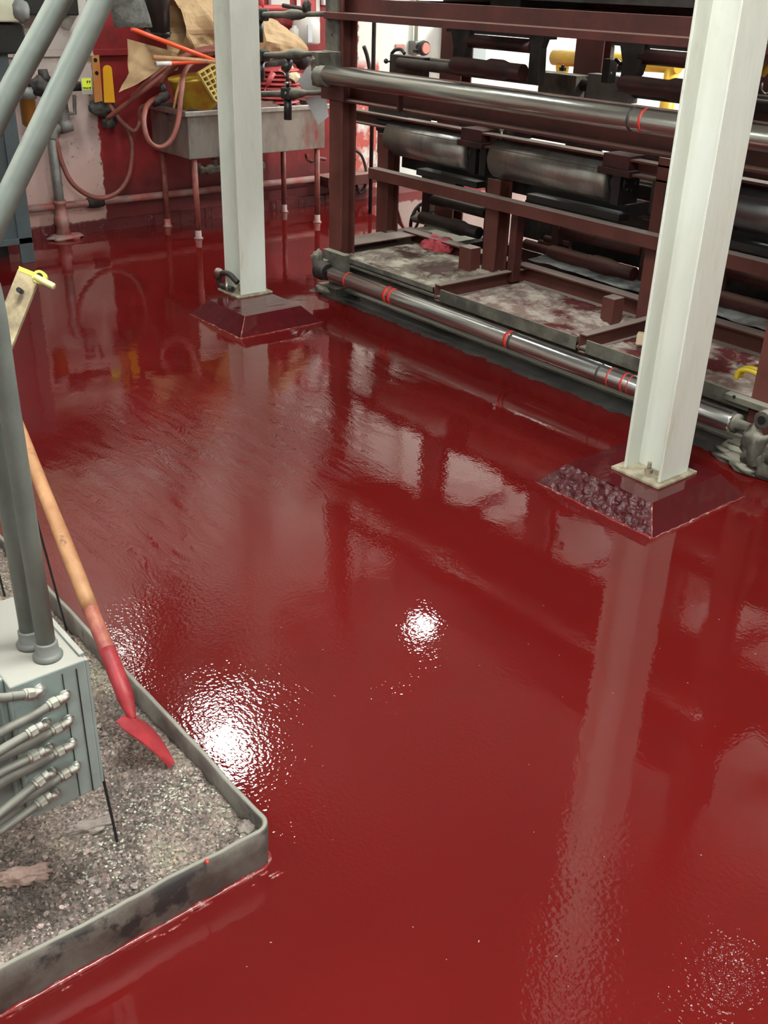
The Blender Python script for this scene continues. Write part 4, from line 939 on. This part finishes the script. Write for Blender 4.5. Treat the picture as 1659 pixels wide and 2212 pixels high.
tag(bag('paper_bag', '', px(540, 85, WX), px(664, 108, WX), lambda t: .17*(1-t)**.7+.012, 8, 40, 30, False), 'crumpled brown paper bag lying right of the far column, tapering to a point', 'paper bag', 'brown paper bags on the sink')
bm = NB(); crumple(bm, [px(276, 84, -6.7), px(400, 118, -6.8), px(385, 152, -6.8), px(279, 160, -6.7)], 18, .012, 5, 3, .003)
crumple(bm, [px(279, 158, -6.7), px(345, 150, -6.75), px(300, 180, -6.7), px(256, 200, -6.68)], 10, .008, 6, 3, .003)
tag(obj('paper_bag', bm, 'kraft'), 'flat torn brown paper bag sticking out to the left over the sink', 'paper bag', 'brown paper bags on the sink')
# poles
def pole(p, q, r, m_, lab, tip_=None, X=-6.5, nm='pole'):
    a = px(*p, X); b_ = px(*q, X); t = thing(nm, lab, 'pole', a, 'poles lying across the sink')
    bm = NB(); cyl(bm, a, b_, r, 14); obj('shaft', bm, m_, t)
    if tip_: bm = NB(); cyl(bm, a, a.lerp(b_, .22), r*1.1, 14); obj('tip', bm, tip_, t)
pole((284, 62), (480, 137), .014, 'orange', 'bright orange pole slanting down to the right in front of the brown bags')
pole((336, 138), (480, 130), .014, 'orange', 'nearly level orange pole with a white tip above the yellow crate', 'white_plastic')
pole((330, 124), (470, 133), .016, 'wood', 'wooden pole end between the two orange poles')
# yellow crate and bucket
a = px(425, 236, WX+.05); b2 = px(418, 165, WX+.05)
t = thing('yellow_bucket', 'yellow bucket stained with red, standing in the sink left of the far column', 'bucket', (a.x, a.y, SR-.15))
bm = NB(); lathe(bm, (a.x-.02, a.y+.04, SR-.15), (a.x-.02, a.y+.0, b2.z), [(0, .13), (.95, .17), (.96, .18), (1, .18)], 32); obj('body', bm, mat('yellow_stained', (.68, .46, .05), .45, 0, (.55, .16, .03), 4, lo=.45, hi=.62), t)
bm = NB(); Q = [px(425, 158, WX+.22), px(492, 118, WX+.2), px(505, 196, WX+.2), px(462, 218, WX+.22)]
def bil(u, w): return Q[0]*(1-u)*(1-w)+Q[1]*u*(1-w)+Q[2]*u*w+Q[3]*(1-u)*w
nq = (Q[1]-Q[0]).cross(Q[3]-Q[0]).normalized(); n_ = 6
for i in range(n_+1):
    for (p, q) in ((bil(i/n_, 0), bil(i/n_, 1)), (bil(0, i/n_), bil(1, i/n_))):
        d = (q-p).normalized(); s_ = d.cross(nq).normalized()*.005
        prism(bm, [p-s_, p+s_, q+s_, q-s_], -nq*.03)
tag(obj('yellow_grate', bm, 'yellow_pale'), 'pale yellow plastic grate leaning in the sink against the far column side', 'grate')
# red brown hoses
def hose(pts, lab, r=.017, m_='hose_red'):
    bm = NB(); tube(bm, [px(x, y, X) for x, y, X in pts], r, 12, True, 8); tag(obj('rubber_hose', bm, m_), lab, 'hose', 'red brown rubber hoses at the sink')
hose([(120, 300, -7.05), (135, 355, -7.03), (160, 400, -7.0), (205, 427, -7.0), (250, 418, -7.0), (278, 380, -7.0), (286, 320, -7.0), (278, 285, -7.03), (262, 262, -7.08)], 'long red brown hose hanging in a U on the wall left of the sink')
hose([(224, 206, -7.05), (240, 232, -7.0), (262, 262, -6.95), (290, 283, -6.92), (302, 262, -6.92), (303, 235, -6.9), (330, 222, -6.9), (352, 205, -6.9)], 'short hose with a small bend under the yellow lever')
hose([(352, 205, -6.85), (320, 225, -6.62), (311, 265, -6.5), (322, 305, -6.46), (345, 318, -6.46), (368, 304, -6.46), (384, 265, -6.46), (392, 200, -6.5), (402, 150, -6.6), (440, 118, -6.7)], 'red brown hose looping down over the left end of the sink')
hose([(232, 256, -6.95), (290, 212, -6.8), (350, 165, -6.68), (410, 122, -6.62), (490, 92, -6.6)], 'thick red brown hose running up from the wall bracket to the bags')
hose([(285, 210, -6.85), (330, 168, -6.74), (385, 128, -6.68), (430, 108, -6.65), (490, 100, -6.65)], 'upper hose of the bundle running behind the orange poles')
hose([(345, 178, -6.7), (375, 140, -6.62), (420, 115, -6.6), (480, 108, -6.6)], 'lower hose of the bundle running to the far column')
hose([(375, 235, -6.6), (382, 200, -6.58), (395, 160, -6.6), (420, 130, -6.66)], 'thin tan hose standing before the yellow bucket', .008, 'wood')
bm = NB(); a = px(345, 216, -6.62); lathe(bm, px(330, 226, -6.7), px(362, 203, -6.7), [(0, .02), (.3, .03), (.5, .022), (.6, .035), (1, .03)], 14); blob(bm, px(352, 190, -6.7), (.02, .02, .03), 2); tag(obj('hose_valve', bm, 'dark_steel'), 'small dark hose valve lying on the left rim of the sink', 'valve')
# right end of the sink
a = px(600, 226, -6.78)
for k in range(8):
    bm = NB(); z = SR+.0+.031*k; yy = a.y+random.uniform(-.015, .015); lathe(bm, (-6.78, yy, z), (-6.78, yy, z+.028), [(0, .15), (.15, .172), (.4, .172), (1, .12)], 36)
    tag(obj('red_disc', bm, 'plate_red'), 'round red lid in the stack at the right end of the sink', 'lid', 'stack of round red lids')
bm = NB(); crumple(bm, [px(600, 150, -6.62), px(630, 138, -6.66), px(655, 170, -6.6), px(640, 178, -6.58)], 16, .03, 11, 2, .004); tag(obj('cream_rag', bm, 'cream_rag'), 'crumpled cream rag on the stack of red lids', 'rag')
bm = NB(); a = px(590, 157, -6.55); b2 = px(576, 185, -6.55); cyl(bm, a, b2, .022, 12, .015); tube(bm, [b2, px(570, 198, -6.55), px(558, 207, -6.55)], .004, 6); tag(obj('brush_handle', bm, 'plate_red'), 'red tool handle with a bent wire leaning on the red lids', 'handle')
bm = NB(); tube(bm, [px(555, 140, -6.8), px(590, 132, -6.8), px(640, 125, -6.85), px(660, 135, -6.85)], .05, 10, True, 6, taper=lambda s: .05+.02*math.sin(s*9)); tag(obj('dark_bundle', bm, 'dark_steel'), 'dark matted bundle of cord above the stack of red lids', 'bundle')
# ---- things on the left wall
W0 = XL+.01
def wall_box(x0, y0, x1, y1, d, m_, name, lab, cat, X=None, bev=.004):
    X = X or W0; a = px(x0, y0, X); b_ = px(x1, y1, X); bm = NB(); box(bm, XL+.001, X+d, min(a.y, b_.y), max(a.y, b_.y), min(a.z, b_.z), max(a.z, b_.z)); return tag(obj(name, bm, m_, None, bev), lab, cat)
t = thing('push_button_box', 'small grey push button box on the white wall behind the machine', 'switch', px(896, 104, W0))
a = px(884, 88, W0); b_ = px(905, 116, W0); bm = NB(); box(bm, XL, XL+.09, a.y, b_.y, b_.z, a.z); obj('body', bm, 'steel_grey', t, .006)
c_ = Vector((XL+.09, a.y*.45+b_.y*.55, (a.z+b_.z)/2)); bm = NB(); lathe(bm, c_, c_+Vector((.06, 0, 0)), [(0, .045), (.5, .06), (1, .055)], 24); obj('collar', bm, 'dark_steel', t)
bm = NB(); lathe(bm, c_+Vector((.055, 0, 0)), c_+Vector((.075, 0, 0)), [(0, .046), (1, .04)], 24); obj('button', bm, 'bulb', t)
bm = NB(); cyl(bm, (XL+.03, (a.y+b_.y)/2, a.z), (XL+.03, (a.y+b_.y)/2, ZC), .016, 12); obj('supply_pipe', bm, 'cream', t)
wall_box(855, 95, 873, 108, .004, 'bulb', 'red_label', 'small red label on the white wall beside the push button', 'label')
wall_box(958, 30, 1012, 128, .22, 'panel_grey', 'electrical_panel', 'grey electrical panel high on the white wall behind the machine', 'panel')
wall_box(577, -170, 622, 30, .03, 'white_plastic', 'white_board', 'whitish board on the red wall right above the far bag', 'board')
t = thing('wall_poster', 'red poster with white edges on the red wall above the sink', 'poster', px(665, 20, W0))
a = px(640, -30, W0); b_ = px(690, 52, W0); bm = NB(); box(bm, XL+.001, XL+.012, a.y, b_.y, b_.z, a.z); obj('sheet', bm, 'plate_red', t)
bm = NB(); box(bm, XL+.012, XL+.016, a.y, a.y+.035, b_.z, a.z); box(bm, XL+.012, XL+.016, b_.y-.035, b_.y, b_.z, a.z); box(bm, XL+.012, XL+.016, a.y+.1, b_.y-.03, b_.z+.17, b_.z+.24); obj('white_edge', bm, 'white_plastic', t)
wall_box(694, -30, 712, 11, .03, 'white_plastic', 'white_box', 'small white box on the red wall beside the machine post', 'box')
t = thing('white_jug', 'pale pink plastic jug hanging on the red wall right of the paper bag', 'jug', px(662, 95, -7.0))
a = px(662, 95, -7.02); b_ = px(664, 42, -7.02); bm = NB(); lathe(bm, a, (a.x, a.y, b_.z+.08), [(0, .09), (.05, .105), (.6, .105), (.85, .06), (.9, .03), (1, .03)], 24); obj('body', bm, 'white_plastic', t)
bm = NB(); c_ = px(671, 73, -6.9); box(bm, -6.915, -6.905, c_.y-.02, c_.y+.02, c_.z-.06, c_.z+.06); obj('sticker', bm, 'paper', t)
bm = NB(); a = px(637, 95, -7.02); b_ = px(637, 55, -7.02); lathe(bm, a, (a.x, a.y, b_.z), [(0, .04), (.8, .04), (.9, .02), (1, .02)], 16); tag(obj('spray_bottle', bm, 'white_plastic'), 'slim white bottle hanging beside the pale jug on the red wall', 'bottle')
bm = NB(); tube(bm, [px(555, 18, -7.05), px(600, 17, -7.05), px(655, 20, -7.05)], .022, 10); tube(bm, [px(562, -20, -7.05), px(565, 18, -7.05)], .022, 10); tag(obj('water_pipe', bm, 'plate_red'), 'red painted pipe running along the red wall above the sink', 'pipe')
# lower wall pipe with coupling
bm = NB(); P = [px(x, y, -7.08) for x, y in ((80, 458), (142, 449), (217, 438), (347, 416), (480, 402))]
P = [Vector((-7.09, p.y, p.z)) for p in P]; zz = sum(p.z for p in P)/5
tube(bm, [Vector((-7.09, P[0].y-.6, zz)), Vector((-7.09, P[-1].y+1.2, zz))], .026, 14, False)
t = thing('wall_pipe', 'red stained pipe running low along the wall behind the sink', 'pipe', (-7.09, 4, zz)); obj('pipe', bm, 'pipe_redwall', t)
a = px(206, 440, -7.09); bm = NB(); lathe(bm, (-7.09, a.y-.06, zz), (-7.09, a.y+.06, zz), [(0, .034), (.3, .04), (.7, .04), (1, .034)], 14); obj('coupling', bm, 'dark_steel', t)
# upright pipe with elbow at the left
t = thing('upright_pipe', 'grey upright pipe with a floor collar, left of the U shaped hose', 'pipe', pz(138, 514))
b_ = pz(138, 514); X_ = b_.x; ztop = px(118, 290, X_).z
bm = NB(); cyl(bm, (X_, b_.y, 0), (X_, b_.y, ztop), .033, 18); obj('pipe', bm, 'pipe_wall', t)
bm = NB(); blob(bm, (X_+.02, b_.y, .012), (.085, .13, .022), 3, .35); lathe(bm, (X_, b_.y, .0), (X_, b_.y, .26), [(0, .06), (.3, .042), (.35, .05), (.6, .05), (.62, .038), (.9, .038), (.92, .045), (1, .045)], 18); obj('floor_collar', bm, 'pipe_redwall', t)
bm = NB(); e0 = Vector((X_, b_.y, ztop)); tube(bm, [e0+Vector((0, 0, -.03)), e0+Vector((0, .02, .03)), e0+Vector((0, .08, .05)), e0+Vector((0, .10, .09)), e0+Vector((0, .10, .2))], .036, 14); lathe(bm, e0+Vector((0, .06, .04)), e0+Vector((0, .14, .06)), [(0, .045), (1, .05)], 16); obj('elbow', bm, 'pipe_wall', t)
bm = NB(); q = [px(x, y, X_+.02) for x, y in ((140, 245), (162, 245), (160, 205))]; tube(bm, q, .013, 10, False); obj('branch_pipe', bm, 'pipe_wall', t)
t = thing('gas_regulator', 'small grey valve assembly with an amber bowl beside the grey cabinet', 'valve', px(90, 200, -6.95))
bm = NB(); a = px(72, 190, -6.95); b_ = px(170, 190, -6.95); cyl(bm, (a.x, a.y, a.z), (a.x, b_.y+.05, a.z), .03, 14); blob(bm, px(90, 188, -6.93), (.06, .09, .06), 2, .3); blob(bm, px(120, 195, -6.93), (.05, .06, .05), 6, .3); lathe(bm, px(92, 150, -6.95), px(96, 175, -6.95), [(0, .03), (.5, .035), (1, .06)], 14); obj('body', bm, 'dark_steel', t)
bm = NB(); a = px(57, 205, -6.95); b_ = px(58, 275, -6.95); lathe(bm, a, (a.x, a.y, b_.z), [(0, .05), (.12, .06), (.13, .05), (.9, .05), (1, .03)], 18); obj('bowl', bm, mat('amber', (.36, .15, .03), .3), t)
bm = NB(); lathe(bm, a+Vector((0, 0, -.02)), a+Vector((0, 0, .05)), [(0, .065), (1, .055)], 18); obj('cap', bm, 'steel_grey', t)
# tag, strap and yellow lever
t = thing('yellow_tag', 'bright yellow handwritten tag hanging by the grey conduit', 'tag', px(186, 187, -6.9))
a = px(174, 168, -6.9); b_ = px(201, 204, -6.9); bm = NB(); box(bm, -6.904, -6.900, a.y, b_.y, b_.z, a.z); obj('backing', bm, 'tag_back', t, .002)
bm = NB(); box(bm, -6.900, -6.898, a.y+.006, b_.y-.006, b_.z+.03, a.z-.005); obj('sticker', bm, 'tag', t)
bm = NB(); Zt = a.z; Wt = b_.y-a.y
for (u0, v0, u1, v1) in ((.55, .22, .55, .36), (.55, .22, .66, .22), (.55, .28, .64, .28), (.8, .2, .86, .26), (.74, .28, .86, .22), (.8, .2, .8, .38), (.12, .66, .16, .62), (.16, .66, .22, .66), (.24, .62, .28, .68), (.30, .68, .36, .64), (.38, .64, .44, .69), (.46, .69, .54, .66), (.56, .64, .62, .69), (.74, .62, .74, .7), (.74, .7, .84, .7), (.84, .64, .84, .7), (.76, .65, .83, .63)):
    cyl(bm, (-6.897, a.y+u0*Wt, Zt-v0*Wt*1.25), (-6.897, a.y+u1*Wt, Zt-v1*Wt*1.25), .0025, 6)
obj('writing', bm, 'black', t)
t = thing('orange_strap', 'orange steel strap with two bolt holes beside the yellow lever', 'bracket', px(212, 220, -7.0))
bm = NB(); prism(bm, [px(198, 120, -7.0), px(214, 119, -7.0), px(222, 218, -7.0), px(205, 222, -7.0)], (-.01, 0, 0)); obj('plate', bm, 'orange_strap', t)
for p_ in ((206, 130), (209, 158)):
    bm = NB(); c_ = px(*p_, -7.0); cyl(bm, c_+Vector((.001, 0, 0)), c_+Vector((-.002, 0, 0)), .014, 12); obj('hole', bm, 'black', t)
bm = NB(); P = [px(226, 222, -6.98), px(249, 222, -6.98), px(242, 150, -6.98)]+[px(232.5+9.5*math.cos(k), 150-9.5*math.sin(k), -6.98) for k in (.5, 1.05, 1.57, 2.1, 2.65)]+[px(223, 150, -6.98)]
prism(bm, P, (-.012, 0, 0)); t = thing('yellow_lever', 'bright yellow valve lever on the red wall', 'lever', px(235, 225, -7.0)); obj('handle', bm, 'yellow_lever', t, .002)
bm = NB(); blob(bm, px(222, 232, -7.05), (.05, .1, .06), 2, .4); blob(bm, px(236, 262, -7.05), (.06, .05, .05), 3, .4); obj('valve_body', bm, 'handle_dark', t)
# behind the frame gap
bm = NB(); a = px(806, 158, -6.6); cyl(bm, (a.x, a.y, .0), (a.x, a.y, ZC), .016, 10); tag(obj('dark_pole', bm, 'dark_steel'), 'thin dark upright pole in front of the white wall behind the machine', 'pole')
bm = NB(); tube(bm, [px(x, y, -7.05) for x, y in ((762, 322), (780, 335), (790, 365), (789, 400), (778, 418), (770, 400))], .012, 8); tag(obj('black_cable', bm, 'dark_steel'), 'black cable loop hanging on the streaked wall behind the left post', 'cable')
bm = NB(); tube(bm, [px(x, y, -7.05) for x, y in ((786, 100), (794, 125), (800, 165), (799, 200))], .016, 8); tag(obj('black_cable', bm, 'dark_steel'), 'black cable hanging at the right edge of the red wall', 'cable')
bm = NB(); a = px(764, 384, -7.0); b_ = px(812, 376, -7.0); box(bm, XL, -6.95, a.y-.3, b_.y+.1, a.z-.05, a.z+.03); tag(obj('wall_rail', bm, 'red_steel', None, .003), 'short red steel rail on the wall behind the left post', 'rail')
bm = NB(); tube(bm, [pz(x, y, z) for x, y, z in ((858, 455, .3), (872, 492, .1), (900, 505, .03), (930, 512, .03))], .012, 8); tube(bm, [pz(x, y, z) for x, y, z in ((858, 475, .2), (875, 492, .06), (905, 498, .03))], .012, 8); tag(obj('floor_hose', bm, 'hose_red'), 'thin red brown hose curling to the handwheel drive behind the machine', 'hose')
# yellow machine parts behind
a = py(1197, 124, 6.2); b_ = py(1340, 132, 6.2)
bm = NB(); cyl(bm, a, (b_.x+.5, 6.2, b_.z+.01), .055, 18); prism(bm, [py(1199, 118, 6.17), py(1221, 120, 6.17), py(1216, 157, 6.17), py(1201, 155, 6.17)], (0, .06, 0)); cyl(bm, (b_.x+.45, 6.2, 0), (b_.x+.45, 6.2, b_.z), .05, 16)
tag(obj('yellow_stand', bm, 'yellow'), 'yellow steel frame standing in the bright aisle behind the machine', 'frame')
# ---- cabinet at the left edge
cb = pz(77, 566); 
t = thing('grey_cabinet', 'blue grey steel cabinet at the left wall with a black band on top', 'cabinet', (cb.x-.3, cb.y-.6, 0))
zz1 = px(52, 115, cb.x).z; zz2 = px(55, 50, cb.x).z; zl = px(60, 516, cb.x).z
bm = NB(); box(bm, XL+.06, cb.x-.02, cb.y-1.4, cb.y-.02, zl, zz1); obj('body', bm, 'blue_cab', t, .004)
bm = NB(); box(bm, cb.x-.02, cb.x, cb.y-.09, cb.y, 0, zz1); box(bm, cb.x-.02, cb.x, cb.y-1.4, cb.y, zl-.03, zl+.01); obj('frame', bm, 'blue_cab', t, .003)
bm = NB(); a = px(58, 100, cb.x+.05); box(bm, XL+.1, cb.x+.05, cb.y-1.4, a.y, zz1, zz2); obj('hood', bm, 'black', t, .01)
bm = NB(); a = px(54, 40, cb.x+.1); box(bm, XL+.1, cb.x+.1, cb.y-1.4, a.y, zz2+.01, zz2+.6); obj('top_box', bm, 'cream', t, .01)
bm = NB(); box(bm, cb.x-.25, cb.x-.22, cb.y-1.4, cb.y-.09, .0, zl); obj('gap_shade_panel', bm, 'black', t)  # black panel painting in the dark gap below the cabinet
bm = NB(); a = px(60, -5, -6.9); b_ = px(172, 34, -6.9); box(bm, -7.1, -6.9, a.y-.1, b_.y, b_.z, b_.z+.25); tag(obj('black_box', bm, 'black', None, .01), 'black box on the wall behind the two slanting conduits', 'box')
bm = NB(); a = px(45, 52, -6.6); b_ = px(52, 20, -6.6); blob(bm, px(46, 24, -6.35), (.03, .05, .06), 1, .2); tag(obj('door_knob', bm, 'steel_grey'), 'small grey knob at the corner of the cream box', 'knob')
bm = NB(); a = px(155, 60, -7.0); prism(bm, [px(100, 30, -7.0), px(170, 30, -7.0), px(150, 66, -7.0)], (-.1, 0, 0)); tag(obj('metal_funnel', bm, 'stainless'), 'small bright metal funnel under the black box between the conduits', 'funnel')
# dusty sleeve hanging from above
def sleeve():
    bm = NB(); X = -5.6; seg = 40; R = []
    bl = px(248, 56, X); br_ = px(327, 61, X); tl = px(215, -120, X); tr = px(262, -200, X)
    for i in range(17):
        t_ = i/16; c0 = tl.lerp(bl, t_); c1 = tr.lerp(br_, t_); c_ = (c0+c1)/2; hw2 = (c1-c0).length/2; row = []
        for k in range(seg):
            an = 2*PI*k/seg; f = 1+.07*noise.noise(Vector((math.cos(an)*3, math.sin(an)*3, t_*5)))
            row.append(bm.verts.new(c_+Vector((math.sin(an)*hw2*.6*f, math.cos(an)*hw2*f, .006*noise.noise(Vector((an*5, t_*9, 1)))))))
        R.append(row)
    for i in range(16):
        for k in range(seg): f = bm.faces.new((R[i][k], R[i][(k+1) % seg], R[i+1][(k+1) % seg], R[i+1][k])); f.smooth = True
    bm.faces.new(R[0]); bm.faces.new(R[-1]); tc2 = (tl+tr)/2; cyl(bm, tc2-Vector((0, 0, .1)), (tc2.x, tc2.y, ZC), .12, 24); return obj('duct_sleeve', bm, 'fuzz')
tag(sleeve(), 'dust covered grey duct sleeve hanging from above behind the front conduit', 'duct')
bm = NB(); a = px(340, 70, -6.7); cyl(bm, a, px(330, -160, -6.7), .085, 20); blob(bm, a, (.08, .09, .05), 2, .2); tag(obj('black_hose', bm, 'black'), 'thick black tube hanging beside the dusty duct sleeve', 'tube')
bm = NB(); a = px(365, 22, -7.05); box(bm, -7.1, -7.0, a.y-.06, a.y+.06, a.z, a.z+.5); tag(obj('grey_switch', bm, 'white_plastic', None, .006), 'pale grey box on the red wall behind the brown bags', 'box')
